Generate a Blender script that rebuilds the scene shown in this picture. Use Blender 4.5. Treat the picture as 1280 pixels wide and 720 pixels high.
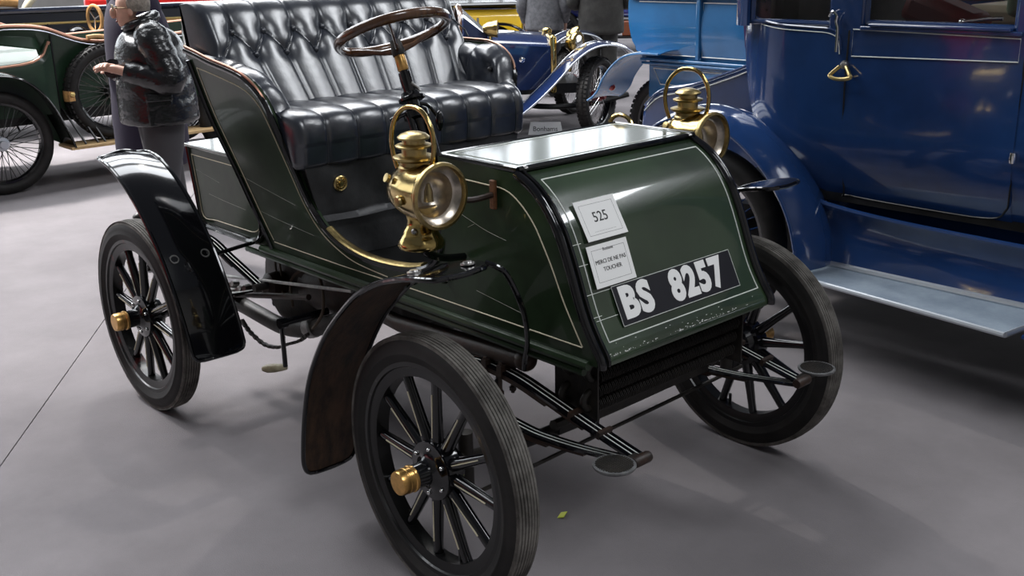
import bpy, math, random
from mathutils import Vector, Matrix, Euler
random.seed(7)
for o in list(bpy.data.objects): bpy.data.objects.remove(o)
scene = bpy.context.scene
COL = scene.collection
PI = math.pi
V = Vector

# ------------------------------------------------------------------ camera
CAM = V((4.044, -2.3559, 1.7733)); ROLL, PITCH, YAW, FPX = -0.02288, -0.30695, 2.40984, 1336.7
cy, sy, cp, sp = math.cos(YAW), math.sin(YAW), math.cos(PITCH), math.sin(PITCH)
FWD = V((cy*cp, sy*cp, sp)); r0 = V((sy, -cy, 0)); u0 = r0.cross(FWD)
RGT = r0*math.cos(ROLL)+u0*math.sin(ROLL); UPV = u0*math.cos(ROLL)-r0*math.sin(ROLL)
cd = bpy.data.cameras.new('camera'); cam = bpy.data.objects.new('camera', cd); COL.objects.link(cam)
m = Matrix((RGT, UPV, -FWD)).transposed().to_4x4(); m.translation = CAM
cam.matrix_world = m; cd.sensor_width = 36; cd.lens = 36*FPX/1280; cd.clip_end = 200
scene.camera = cam

# ------------------------------------------------------------------ light
w = bpy.data.worlds.new('hall_light'); scene.world = w; w.use_nodes = True
bg = w.node_tree.nodes['Background']; bg.inputs[0].default_value = (0.80, 0.86, 1.0, 1); bg.inputs[1].default_value = 0.12
def area(name, loc, size, energy, col=(1, 1, 1), target=None, sy_=None):
    l = bpy.data.lights.new(name, 'AREA'); l.shape = 'RECTANGLE'; l.size = size; l.size_y = sy_ or size
    l.energy = energy; l.color = col
    o = bpy.data.objects.new(name, l); COL.objects.link(o); o.location = loc
    d = (V(target)-V(loc)) if target else V((0, 0, -1)); o.rotation_euler = d.to_track_quat('-Z', 'Y').to_euler()
    return o
# the hall's glazed roof at the top of its walls, bay by bay (the iron ribs leave dark gaps between the bays)
ROOF = 12.8
for i in range(4):
    area('roof_glazing_offscreen', (-20.0+4.5*i, 1.0, ROOF), 3.2, 2000, (0.93, 0.96, 1.0), sy_=20)
area('roof_glazing_offscreen', (7.3, 8.4, ROOF), 5.0, 950, (0.93, 0.96, 1.0), sy_=4.0)
area('roof_glazing_offscreen', (10.2, 13.8, ROOF), 5.0, 500, (0.93, 0.96, 1.0), sy_=1.4)
area('roof_glazing_offscreen', (11.0, -3.0, ROOF), 5.0, 800, (0.93, 0.96, 1.0), sy_=4.0)
def spot(name, loc, target, energy, angle, col, rad=.12):
    l = bpy.data.lights.new(name, 'SPOT'); l.energy = energy; l.spot_size = math.radians(angle); l.spot_blend = .35
    l.color = col; l.shadow_soft_size = rad
    o = bpy.data.objects.new(name, l); COL.objects.link(o); o.location = loc
    o.rotation_euler = (V(target)-V(loc)).to_track_quat('-Z', 'Y').to_euler()
# two lamps hung high in the hall: the hard shadow edges on the carpet and the bright pool behind the car
spot('hall_spotlight_offscreen', (-4.0, 2.6, 7.5), (1.2, -.2, .4), 600, 34, (1, .95, .90), .10)
spot('hall_spotlight_offscreen', (-8.6, -1.2, 7.5), (-5.4, .8, 0), 6600, 62, (1, .97, .95), .5)
vs = scene.view_settings
vs.view_transform = 'Standard'; vs.look = 'None'; vs.gamma = 1; vs.exposure = 0.0; vs.use_curve_mapping = False

# ------------------------------------------------------------------ materials
MT = {}
def mat(name, col, rough=.5, metal=0, coat=0, bump=0, bscale=60, var=0, vscale=8, col2=None, stretch=None, spec=.5, emit=None, trans=0, thresh=None, ior=1.45, coat_r=.03, alpha=1, bdist=.01):
    if name in MT: return MT[name]
    m = bpy.data.materials.new(name); m.use_nodes = True; MT[name] = m
    nt = m.node_tree; b = nt.nodes['Principled BSDF']; L = nt.links.new
    def N(t): return nt.nodes.new(t)
    c = tuple(col)+(1,)
    b.inputs['Base Color'].default_value = c; b.inputs['Roughness'].default_value = rough
    b.inputs['Metallic'].default_value = metal; b.inputs['Coat Weight'].default_value = coat
    b.inputs['Coat Roughness'].default_value = coat_r; b.inputs['Specular IOR Level'].default_value = spec
    b.inputs['Transmission Weight'].default_value = trans; b.inputs['IOR'].default_value = ior
    b.inputs['Alpha'].default_value = alpha
    if emit: b.inputs['Emission Color'].default_value = tuple(emit[:3])+(1,); b.inputs['Emission Strength'].default_value = emit[3]
    if var or bump or col2:
        tc = N('ShaderNodeTexCoord'); mp = N('ShaderNodeMapping'); L(tc.outputs['Object'], mp.inputs[0])
        if stretch: mp.inputs['Scale'].default_value = stretch
    if col2 or var:
        n = N('ShaderNodeTexNoise'); n.inputs['Scale'].default_value = vscale; n.inputs['Detail'].default_value = 6; n.inputs['Roughness'].default_value = .65
        L(mp.outputs[0], n.inputs[0])
        cr = N('ShaderNodeValToRGB'); L(n.outputs[0], cr.inputs[0])
        lo, hi = thresh or (.35, .65)
        cr.color_ramp.elements[0].position = lo; cr.color_ramp.elements[1].position = hi
        if col2: cr.color_ramp.elements[0].color = c; cr.color_ramp.elements[1].color = tuple(col2)+(1,)
        else:
            cr.color_ramp.elements[0].color = tuple(x*(1-var) for x in col)+(1,); cr.color_ramp.elements[1].color = tuple(min(1, x*(1+var)) for x in col)+(1,)
        L(cr.outputs[0], b.inputs['Base Color'])
    if bump:
        n2 = N('ShaderNodeTexNoise'); n2.inputs['Scale'].default_value = bscale; n2.inputs['Detail'].default_value = 5; L(mp.outputs[0], n2.inputs[0])
        bp = N('ShaderNodeBump'); bp.inputs['Strength'].default_value = bump; bp.inputs['Distance'].default_value = bdist
        L(n2.outputs[0], bp.inputs['Height']); L(bp.outputs[0], b.inputs['Normal'])
    return m
mat('green_paint', (.020, .036, .017), .22, coat=1, var=.35, vscale=3, coat_r=.05, bump=.012, bscale=25)
mat('green_lid', (.020, .036, .017), .3, coat=.75, var=.35, vscale=3, coat_r=.10, bump=.03, bscale=18)
mat('green_dark', (.020, .036, .017), .28, coat=.2, spec=.2, var=.35, vscale=4, bump=.012, bscale=20)
mat('black_gloss', (.003, .003, .004), .12, coat=.5, spec=.4, bump=.01, bscale=14)
mat('black_satin', (.008, .008, .008), .35, var=.4, vscale=12, bump=.05, bscale=60)
mat('leather', (.016, .020, .030), .30, var=.3, vscale=10, bump=.16, bscale=22, spec=1.0, coat=.6, coat_r=.24)
mat('leather_dull', (.030, .030, .032), .45, bump=.18, bscale=30, var=.3)
mat('brass', (.48, .35, .13), .15, 1, var=.2, vscale=10, bump=.012, bscale=40)
mat('brass_dull', (.42, .32, .14), .34, 1, var=.35, vscale=20, bump=.05, bscale=60)
mat('copper_cap', (.62, .36, .12), .3, 1, var=.25, vscale=30)
mat('rubber', (.009, .0085, .008), .6, spec=.3, col2=(.020, .018, .017), vscale=9, bump=.05, bscale=90)
mat('tread', (.055, .050, .045), .8, spec=.3, col2=(.16, .148, .134), vscale=14, bump=.1, bscale=120, stretch=(1, 1, 1))
mat('rim_worn', (.004, .004, .004), .35, spec=.35, coat=.15, col2=(.16, .14, .12), vscale=26, thresh=(.66, .74))
mat('rim_red', (.004, .004, .004), .35, spec=.35, coat=.15, col2=(.14, .012, .010), vscale=7, thresh=(.58, .70))
mat('rust', (.010, .007, .005), .5, col2=(.075, .040, .022), vscale=9, bump=.15, bscale=40, stretch=(1, 2.5, 1))
mat('rust_brown', (.034, .016, .009), .5, col2=(.012, .008, .006), vscale=15, bump=.12, bscale=60)
mat('iron', (.009, .008, .0075), .5, .2, col2=(.030, .025, .020), vscale=16, bump=.1, bscale=60)
mat('steel', (.35, .34, .33), .35, 1, var=.3, vscale=20)
mat('steel_pad', (.16, .16, .16), .55, .5, var=.3, vscale=25)
mat('chrome', (.75, .75, .74), .12, 1)
mat('cream_line', (.62, .56, .40), .5)
mat('copper_trim', (.42, .22, .15), .35, .6)
mat('white_line', (.72, .74, .70), .5)
mat('white_paint', (.82, .82, .80), .5)
mat('plate_black', (.008, .008, .012), .4, col2=(.05, .05, .055), vscale=60, thresh=(.70, .78))
mat('paper', (.84, .84, .82), .65)
mat('ink', (.02, .02, .02), .7)
mat('ink_grey', (.18, .18, .18), .7)
mat('wood_wheel', (.11, .048, .018), .25, coat=.8, col2=(.045, .018, .008), vscale=10, stretch=(1, 4, 1))
mat('wood_plank', (.62, .43, .22), .6, col2=(.45, .29, .13), vscale=8, stretch=(6, 1, 6))
mat('glass_smoke', (.10, .09, .08), .03, alpha=.14, coat=1)
mat('lens_clear', (.75, .78, .74), .05, alpha=.5)
mat('window_light', (.8, .85, .9), .5, emit=(.9, .95, 1.0, 3.2))
mat('hall_wall', (.22, .21, .20), .8, var=.15, vscale=.6)
mat('hall_iron', (.05, .06, .055), .5)
mat('wall_glass', (.02, .02, .02), .1, alpha=.25)
mat('reflector', (.62, .55, .46), .28, 1, var=.35, vscale=16)
mat('wire', (.06, .04, .025), .6)
mat('grip', (.42, .38, .26), .4, col2=(.2, .17, .10), vscale=18)
# ------------------------------------------------------------------ mesh helpers
def lerp(a, b, t): return a+(b-a)*t
def interp(tab, x):
    if x <= tab[0][0]: return tab[0][1]
    for (a, b), (c, d) in zip(tab, tab[1:]):
        if x <= c: return b+(d-b)*(x-a)/(c-a) if c > a else d
    return tab[-1][1]
def sstep(a, b, x):
    t = max(0, min(1, (x-a)/(b-a))); return t*t*(3-2*t)
def spl(pts, n=6, closed=False):
    P = [V(p) for p in pts]; N = len(P); out = []
    for i in range(N if closed else N-1):
        if closed: a, b, c, d = P[i-1], P[i], P[(i+1) % N], P[(i+2) % N]
        else: a, b, c, d = P[max(i-1, 0)], P[i], P[i+1], P[min(i+2, N-1)]
        for k in range(n):
            t = k/n; out.append(.5*((2*b)+(c-a)*t+(2*a-5*b+4*c-d)*t*t+(3*b-a-3*c+d)*t**3))
    if not closed: out.append(P[-1].copy())
    return out
class M:
    def __init__(s): s.v = []; s.f = []; s.m = []; s.cur = 0
    def add(s, vs, fs):
        k = len(s.v); s.v += [tuple(v) for v in vs]
        for f in fs: s.f.append([i+k for i in f]); s.m.append(s.cur)
        return s
    def box(s, c, d, R=None):
        c = V(c); h = V(d)/2; vs = []
        for z in (-1, 1):
            for x, y in ((-1, -1), (1, -1), (1, 1), (-1, 1)):
                p = V((x*h.x, y*h.y, z*h.z)); vs.append(c+(R @ p if R else p))
        return s.add(vs, [(3, 2, 1, 0), (4, 5, 6, 7), (0, 1, 5, 4), (1, 2, 6, 5), (2, 3, 7, 6), (3, 0, 4, 7)])
    def grid(s, P, cu=False, cv=False, flip=False):
        n = len(P); k = len(P[0]); fs = []
        for i in range(n if cu else n-1):
            for j in range(k if cv else k-1):
                a, b, c, d = i*k+j, i*k+(j+1) % k, ((i+1) % n)*k+(j+1) % k, ((i+1) % n)*k+j
                fs.append((a, d, c, b) if flip else (a, b, c, d))
        return s.add([p for r in P for p in r], fs)
    def sheet(s, P, t):
        n = len(P); k = len(P[0]); Q = []
        for i in range(n):
            row = []
            for j in range(k):
                du = V(P[min(i+1, n-1)][j])-V(P[max(i-1, 0)][j]); dv = V(P[i][min(j+1, k-1)])-V(P[i][max(j-1, 0)])
                nn = du.cross(dv); nn = nn.normalized() if nn.length > 1e-12 else V((0, 0, 1)); row.append(V(P[i][j])+nn*t)
            Q.append(row)
        vs = [p for r in P for p in r]+[p for r in Q for p in r]; fs = []; o = n*k
        for i in range(n-1):
            for j in range(k-1):
                a, b, c, d = i*k+j, i*k+j+1, (i+1)*k+j+1, (i+1)*k+j
                fs += [(a, b, c, d), (o+d, o+c, o+b, o+a)]
        for i in range(n-1):
            fs += [((i+1)*k, i*k, o+i*k, o+(i+1)*k)][::-1]; a = i*k+k-1; fs.append((a, a+k, o+a+k, o+a))
        for j in range(k-1):
            fs.append((j, j+1, o+j+1, o+j)); a = (n-1)*k+j; fs.append((a+1, a, o+a, o+a+1))
        return s.add(vs, fs)
    def tube(s, pts, r, seg=8, closed=False, flat=None, up=None):
        P = [V(p) for p in pts]; n = len(P); rows = []; nv = None
        for i in range(n):
            t = (P[(i+1) % n]-P[i-1]) if closed else (P[min(i+1, n-1)]-P[max(i-1, 0)])
            t = t.normalized()
            if nv is None:
                a = V(up) if up else (V((0, 0, 1)) if abs(t.z) < .9 else V((1, 0, 0))); nv = a-t*a.dot(t); nv.normalize()
            else:
                nv = nv-t*nv.dot(t); nv.normalize()
            b = t.cross(nv); rr = r[i] if isinstance(r, (list, tuple)) else r
            ra, rb = (rr, rr*flat) if flat else (rr, rr)
            rows.append([P[i]+nv*(ra*math.cos(2*PI*j/seg))+b*(rb*math.sin(2*PI*j/seg)) for j in range(seg)])
        s.grid(rows, cu=closed, cv=True)
        if not closed:
            k = len(s.v)-n*seg; s.f.append([k+j for j in range(seg)][::-1]); s.m.append(s.cur)
            s.f.append([k+(n-1)*seg+j for j in range(seg)]); s.m.append(s.cur)
        return s
    def lathe(s, prof, o=(0, 0, 0), ax=(0, 0, 1), seg=24, closed=False, mats=None, ph=0, caps=True):
        o = V(o); ax = V(ax).normalized(); a = V((0, 0, 1)) if abs(ax.z) < .9 else V((1, 0, 0))
        x = (a-ax*a.dot(ax)).normalized(); y = ax.cross(x); n = len(prof); vs = []
        for r, h in prof:
            for j in range(seg):
                t = 2*PI*j/seg+ph; vs.append(o+ax*h+x*(r*math.cos(t))+y*(r*math.sin(t)))
        k = len(s.v); s.v += [tuple(v) for v in vs]
        for i in range(n if closed else n-1):
            i2 = (i+1) % n
            for j in range(seg):
                j2 = (j+1) % seg; s.f.append([k+i*seg+j, k+i*seg+j2, k+i2*seg+j2, k+i2*seg+j]); s.m.append(mats[i] if mats else s.cur)
        if not closed and caps:
            if prof[0][0] > 1e-5: s.f.append([k+j for j in range(seg)][::-1]); s.m.append(s.cur)
            if prof[-1][0] > 1e-5: s.f.append([k+(n-1)*seg+j for j in range(seg)]); s.m.append(s.cur)
        return s
    def prism(s, poly, fn, d0, d1):   # poly of (a,b); fn(a,b,d)->point
        n = len(poly); vs = [fn(a, b, d0) for a, b in poly]+[fn(a, b, d1) for a, b in poly]
        fs = [list(range(n))[::-1], [n+i for i in range(n)]]+[(i, (i+1) % n, n+(i+1) % n, n+i) for i in range(n)]
        return s.add(vs, fs)
    def ball(s, c, r, sc=(1, 1, 1), seg=12, rings=8):
        c = V(c); P = []
        for i in range(rings+1):
            t = PI*i/rings; P.append([c+V((r*sc[0]*math.sin(t)*math.cos(2*PI*j/seg), r*sc[1]*math.sin(t)*math.sin(2*PI*j/seg), r*sc[2]*math.cos(t))) for j in range(seg)])
        return s.grid(P, cv=True, flip=True)
    def mesh(s, name, mats, smooth=40):
        me = bpy.data.meshes.new(name); me.from_pydata(s.v, [], s.f)
        for m_ in (mats if isinstance(mats, (list, tuple)) else [mats]): me.materials.append(MT[m_] if isinstance(m_, str) else m_)
        me.polygons.foreach_set('material_index', s.m)
        me.validate(); me.update()
        import bmesh
        bm = bmesh.new(); bm.from_mesh(me); bmesh.ops.remove_doubles(bm, verts=bm.verts, dist=1e-5); bmesh.ops.recalc_face_normals(bm, faces=bm.faces); bm.to_mesh(me); bm.free()
        if smooth:
            me.polygons.foreach_set('use_smooth', [True]*len(me.polygons)); me.set_sharp_from_angle(angle=math.radians(smooth))
        return me
    def build(s, name, mats, parent=None, smooth=40, loc=None, rot=None, label=None, bevel=0, sub=0):
        return link(name, s.mesh(name, mats, smooth), parent, loc, rot, label, bevel, sub)
def link(name, data, parent=None, loc=None, rot=None, label=None, bevel=0, sub=0):
    o = bpy.data.objects.new(name, data); COL.objects.link(o)
    if parent: o.parent = parent
    if loc is not None: o.location = loc
    if rot is not None: o.rotation_euler = rot
    if label: o['label'] = label
    if bevel:
        b = o.modifiers.new('bevel', 'BEVEL'); b.width = bevel; b.segments = 2; b.limit_method = 'ANGLE'
    if sub:
        b = o.modifiers.new('sub', 'SUBSURF'); b.levels = sub; b.render_levels = sub
    return o
def thing(name, label, cat, loc=(0, 0, 0), rz=0, group=None):
    o = bpy.data.objects.new(name, None); COL.objects.link(o); o.location = loc; o.rotation_euler = (0, 0, rz); o.empty_display_size = .2
    o['label'] = label; o['category'] = cat
    if group: o['group'] = group
    return o
def tag(o, label=None, cat=None, group=None, kind=None):
    for k, v_ in (('label', label), ('category', cat), ('group', group), ('kind', kind)):
        if v_: o[k] = v_
    return o
def text_mesh(body, size, sx=1, bold=0, spacing=1):
    c = bpy.data.curves.new('lettering', 'FONT'); c.body = body; c.size = size; c.align_x = 'CENTER'; c.align_y = 'CENTER'
    c.offset = bold; c.space_character = spacing; c.extrude = .0004; c.resolution_u = 4
    t = bpy.data.objects.new('lettering_tmp', c); COL.objects.link(t)
    bpy.context.view_layer.update(); dg = bpy.context.evaluated_depsgraph_get()
    me = bpy.data.meshes.new_from_object(t.evaluated_get(dg)); bpy.data.objects.remove(t)
    for v_ in me.vertices: v_.co.x *= sx
    return me
def frame(o, xdir, ydir):   # matrix with local x, y directions
    x = V(xdir).normalized(); y = V(ydir); y = (y-x*y.dot(x)).normalized(); z = x.cross(y)
    m_ = Matrix((x, y, z)).transposed().to_4x4(); m_.translation = V(o); return m_

# ------------------------------------------------------------------ floor
def floor_material():
    m_ = mat('carpet', (.195, .180, .185), .95, var=.12, vscale=1.3, bump=.25, bscale=260, spec=.1)
    return m_
floor_material()
s0, s1 = V((.123, -1.386, 0)), V((-1.236, -.439, 0)); sd = (s1-s0).normalized(); sn = V((-sd.y, sd.x, 0))
fm = M(); fm.box((0, 0, -.06), (110, 110, .1)); fl = fm.build('floor', 'hall_wall'); fl['kind'] = 'structure'
for sgn in (-1, 1):
    k = M(); a = s0+sn*(.0025*sgn); pts = [a-sd*70, a+sd*70, a+sd*70+sn*70*sgn, a-sd*70+sn*70*sgn]
    if sgn < 0: pts = pts[::-1]
    k.add([p-V((0, 0, .012)) for p in pts]+[V(p) for p in pts], [(3, 2, 1, 0), (4, 5, 6, 7)]+[(i, (i+1) % 4, 4+(i+1) % 4, 4+i) for i in range(4)])
    k.build('carpet_strip', 'carpet', fl, smooth=0)

# ------------------------------------------------------------------ the hall around
X0, X1, Y0, Y1, HH = -32, 16, -18, 32, 13
def hall_wall(name, horizontal, at, lo, hi, windows):
    k = M(); t = .3
    def bx(a, b, z0, z1):
        c, d = (a+b)/2, b-a
        if horizontal: k.box((c, at, (z0+z1)/2), (d, t, z1-z0))
        else: k.box((at, c, (z0+z1)/2), (t, d, z1-z0))
    if windows:
        bx(lo, hi, 0, 2.6); bx(lo, hi, 11.5, HH); n = 8; w_ = (hi-lo)/n
        for i in range(n+1): bx(max(lo, lo+i*w_-.5), min(hi, lo+i*w_+.5), 2.6, 11.5)
    else: bx(lo, hi, 0, HH)
    wl = k.build(name, 'hall_wall', smooth=0); wl['kind'] = 'structure'
    if windows:
        for i in range(n):
            a, b = lo+i*w_+.5, lo+(i+1)*w_-.5; wn = M()
            for f in (0, .333, .667, 1):
                p = lerp(a, b, f); wn.box((p, at, 7.05) if horizontal else (at, p, 7.05), (.12, .12, 8.9) if horizontal else (.12, .12, 8.9))
            for z in (2.66, 5.6, 8.5, 11.44):
                wn.box(((a+b)/2, at, z) if horizontal else (at, (a+b)/2, z), (b-a, .12, .12) if horizontal else (.12, b-a, .12))
            global WN
            WN += 1; wo = wn.build('window_%d_offscreen' % WN, 'hall_iron', smooth=0); wo['kind'] = 'structure'
            g = M(); g.box(((a+b)/2, at+.05, 7.05) if horizontal else (at-.05, (a+b)/2, 7.05), (b-a, .02, 8.9) if horizontal else (.02, b-a, 8.9)); g.build('pane_offscreen', 'window_light', wo, 0)
WN = 0
hall_wall('wall_back', True, Y1, X0, X1, True); hall_wall('wall_left', False, X0, Y0, Y1, True)
hall_wall('wall_right', False, X1, Y0, Y1, False); hall_wall('wall_front', True, Y0, X0, X1, False)

# ------------------------------------------------------------------ the green runabout
car = thing('vintage_car', 'dark green brass era runabout with black buttoned leather seat, wooden wheels and BS 8257 plate', 'car')
RW, TR, WB = .393, .714, 1.887
# wheel meshes (axis y, outward -y)
def build_wheel_meshes():
    d = {}
    k = M(); k.lathe([(.272, -.022), (.285, -.026), (.300, -.028), (.303, -.034), (.317, -.034), (.317, .034), (.303, .034), (.300, .028), (.285, .026), (.272, .022)], ax=(0, 1, 0), seg=72, closed=True)
    d['rim'] = k.mesh('wheel', 'rim_worn', 30); d['rim_red'] = k.mesh('wheel', 'rim_red', 30)
    side = [(.312, -.031), (.322, -.038), (.336, -.0425), (.338, -.0445), (.342, -.0445), (.344, -.043), (.358, -.042), (.371, -.038), (.380, -.033)]
    k = M(); k.lathe(side+[(.360, -.02), (.36, .02)]+[(r, -h) for r, h in side[::-1]], ax=(0, 1, 0), seg=80, closed=True)
    d['tyre'] = k.mesh('tyre', 'rubber', 50)
    tp = [(.378, -.0345), (.386, -.031)]
    for i in range(7):
        y = -.030+i*.010; r = .3905+.0025*(1-abs(i-3)/3)
        tp += [(r, y-.0035), (r, y+.0035)]
        if i < 6: tp += [(r-.004, y+.0042), (r-.004, y+.0058)]
    tp += [(.386, .031+.004), (.378, .0345)]
    k = M(); k.lathe(tp+[(.365, .02), (.365, -.02)], ax=(0, 1, 0), seg=80, closed=True); d['tread'] = k.mesh('tread', 'tread', 25)
    k = M(); rows = []
    for i, (r, a, b) in enumerate([(.055, .020, .017), (.095, .0195, .0185), (.16, .0165, .017), (.24, .0145, .015), (.276, .015, .0155)]):
        rows.append([V((a*math.cos(2*PI*j/10), b*math.sin(2*PI*j/10), r)) for j in range(10)])
    k.grid(rows, cv=True)
    k.cur = 1; k.box((.0, -.0165, .165), (.003, .003, .13)); k.cur = 0
    d['spoke'] = k.mesh('spoke', ['black_gloss', 'cream_line'], 50)
    k = M(); k.lathe([(.0, .075), (.030, .075), (.036, .06), (.06, .05), (.07, .03), (.085, .026), (.087, -.020), (.085, -.026), (.060, -.030), (.046, -.034), (.036, -.044), (.034, -.088), (.0, -.088)], ax=(0, 1, 0), seg=28)
    d['hub'] = k.mesh('hub', 'black_gloss', 30)
    k = M()
    for i in range(6):
        t = 2*PI*(i+.5)/6; k.ball((.067*math.cos(t), -.031, .067*math.sin(t)), .0065, seg=8, rings=6)
    d['bolts'] = k.mesh('hub_bolts', 'chrome', 60)
    k = M(); k.lathe([(.036, -.084), (.0385, -.087), (.0385, -.094), (.036, -.096), (.036, -.108), (.0368, -.109), (.0368, -.112), (.036, -.113), (.0355, -.131), (.033, -.136), (.0, -.137)], ax=(0, 1, 0), seg=28)
    d['cap'] = k.mesh('hub_cap', 'copper_cap', 30)
    return d
WM = build_wheel_meshes()
def car_wheel(loc, rz, red=False, ph=0):
    w_ = link('wheel', WM['rim_red' if red else 'rim'], car, loc, (0, ph, rz))
    for n, key in (('tyre', 'tyre'), ('tread', 'tread'), ('hub', 'hub'), ('hub_bolts', 'bolts'), ('hub_cap', 'cap')): link(n, WM[key], w_)
    for i in range(12): link('spoke', WM['spoke'], w_, rot=(0, 2*PI*i/12, 0))
    k = M(); k.tube([(.0, .0, .27), (.0, .012, .225)], .006, 6)
    link('valve_stem', k.mesh('valve_stem', 'black_satin'), w_, rot=(0, 2.75, 0))
    return w_
ST = -.031
car_wheel((WB, -TR, RW), -ST*-1, ph=.05)
car_wheel((0, -TR, RW), 0, True, ph=.12)
car_wheel((WB, TR, RW), PI+ST, ph=.2)
car_wheel((0, TR, RW), PI, ph=.3)

# ---- body sides
FL = .28
ztop = [(.385, 1.455), (.46, 1.44), (.54, 1.421), (.65, 1.403), (.73, 1.386), (.78, 1.363), (.815, 1.335), (.838, 1.30), (.850, 1.25), (.858, 1.20), (.88, 1.09), (.905, .97), (.935, .905), (.97, .862), (1.02, .828), (1.087, .803), (1.16, .79), (1.25, .787), (1.36, .796), (1.44, .815), (1.50, .845), (1.53, .88), (1.5395, .93), (1.540, 1.187), (1.70, 1.185), (1.886, 1.179), (1.945, 1.150), (2.00, 1.105), (2.045, 1.045), (2.075, .985), (2.10, .925), (2.125, .860), (2.15, .805), (2.18, .755), (2.21, .712), (2.212, .69)]
zbot = [(.385, 1.42), (.39, 1.23), (.41, 1.13), (.44, 1.02), (.463, .90), (.482, .80), (.495, .72), (.50, .69), (2.3, .69)]
def ybody(x, z): return .394+FL*max(0, z-.70)*(1-sstep(.95, 1.40, x))
nose = [(x, z) for x, z in ztop if x >= 1.86]
xs = sorted(set([round(.385+i*.015, 4) for i in range(122)]+[x for x, z in ztop]+[x for x, z in zbot if x < 2.2]))
xs = [x for x in xs if x <= 2.212]
for s in (-1, 1):
    k = M(); P = []
    for x in xs:
        a, b = interp(zbot, x), max(min(interp(ztop, x), 9 if s < 0 else 1.405), interp(zbot, x)+.002)
        P.append([V((x, s*ybody(x, lerp(a, b, j/10)), lerp(a, b, j/10))) for j in range(11)])
    k.sheet(P, .018*s)
    sp_ = k.build('side_panel', 'green_dark', car, 35)
    # dark moulding along the seat and scoop edge
    e = [V((x, s*(ybody(x, z)+.002), min(z, 9 if s < 0 else 1.405))) for x, z in ztop if x <= 1.5395]
    k = M(); k.tube(spl(e, 3), .011, 8); k.build('edge_moulding', 'black_gloss', sp_)
    e = [V((x, s*(ybody(x, z)+.004), z)) for x, z in zbot if x <= .5]
    k = M(); k.tube(spl(e, 4), .009, 8); k.build('edge_moulding', 'black_gloss', sp_)
    # brass tread strip in the door scoop
    e = [V((x, s*(ybody(x, z)-.006), z+.012)) for x, z in ztop if .95 <= x <= 1.47]
    k = M(); k.tube(spl(e, 4), .016, 8, flat=.45, up=(0, 1, 0)); k.build('scuff_strip', 'brass_dull', sp_, label='worn brass strip along the foot opening')
    # sill moulding
    k = M(); k.tube([(.42, s*.400, .690), (2.17, s*.400, .690)], .014, 8); k.build('sill_moulding', 'green_dark', sp_)
    k = M(); k.tube([(.30, s*.396, .665), (2.15, s*.396, .665)], .012, 8); k.build('sill_moulding', 'green_dark', sp_)
    # pin stripes
    def stripe(pts, n=5, r=.0021):
        q_ = [V((x, s*(ybody(x, z)+.0008), z)) for x, z in pts]
        kk = M(); kk.tube(spl(q_, n), r, 6); kk.build('pinstripe', 'cream_line', sp_)
    stripe([(.425, 1.395), (.54, 1.377), (.65, 1.357), (.72, 1.34), (.77, 1.312), (.80, 1.27), (.818, 1.20), (.84, 1.09), (.865, .96), (.90, .88), (.945, .83), (1.02, .787), (1.10, .763), (1.25, .748)])
    stripe([(.425, 1.395), (.43, 1.23), (.475, 1.02), (.515, .82), (.535, .745)], 4)
    stripe([(.535, .737), (.9, .735), (1.4, .734), (2.14, .734)], 2)
    stripe([(1.56, 1.135), (1.75, 1.132), (1.84, 1.128), (1.90, 1.10), (1.955, 1.05), (1.995, .99), (2.03, .93), (2.07, .85), (2.11, .785), (2.142, .735)], 4)
mat('scratch', (.22, .23, .18), .6)
# worn scratches on the near side panel
k = M()
for a in ([(1.62, 1.03), (1.66, 1.02), (1.75, .995), (1.84, .98)], [(.42, 1.0), (.6, .965), (.8, .93)], [(.50, .86), (.68, .84), (.86, .825)], [(1.70, .80), (1.78, .79), (1.9, .775)], [(1.60, .86), (1.64, .83)], [(1.67, .99), (1.70, 1.005)]):
    k.tube(spl([(x, -(ybody(x, z)+.0003), z) for x, z in a], 4), .0007, 4)
k.build('paint_scratches', 'scratch', car)['kind'] = 'stuff'

# ---- nose and hood
k = M(); P = []
npts = [V((x, 0, z)) for x, z in nose]; npts = spl(npts, 4)
for p in npts: P.append([V((p.x, y, p.z)) for y in [-.378+.756*j/16 for j in range(17)]])
k.sheet(P, -.012)
nz = k.build('nose_panel', 'green_paint', car, 35, label='green curved front panel of the hood')
for s in (-1, 1):
    k = M(); k.tube([(p.x-.004, s*.388, p.z-.002) for p in npts], .0135, 10); k.build('nose_bead', 'black_gloss', nz)
    k = M(); k.tube([(p.x+.004, s*.369, p.z+.003) for p in npts], .006, 8); k.build('nose_bead', 'black_gloss', nz)
def nose_at(z):
    for a, b in zip(npts, npts[1:]):
        if b.z <= z <= a.z: return lerp(a.x, b.x, (a.z-z)/(a.z-b.z+1e-9))
    return npts[-1].x
def nline(pts, r=.0019, m_='white_line', name='pinstripe'):
    kk = M(); kk.tube([V((nose_at(z)+.0035*0+.0004, y, z+.0004)) for y, z in pts], r, 6); kk.build(name, m_, nz)
zz = [1.16-i*(1.16-.745)/24 for i in range(25)]
nline([(-.337, z) for z in zz]); nline([(.345, z) for z in zz])
nline([(-.337, .745), (.345, .745)]); nline([(-.337, 1.16), (.345, 1.16)])
for y0, y1, z in ((-.365, -.325, 1.0), (-.36, -.322, .945), (-.365, -.26, .868), (-.36, -.325, .81), (-.352, -.265, .80)): nline([(y0, z), (y1, z)], .001, 'white_line', 'paint_mark')
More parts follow.
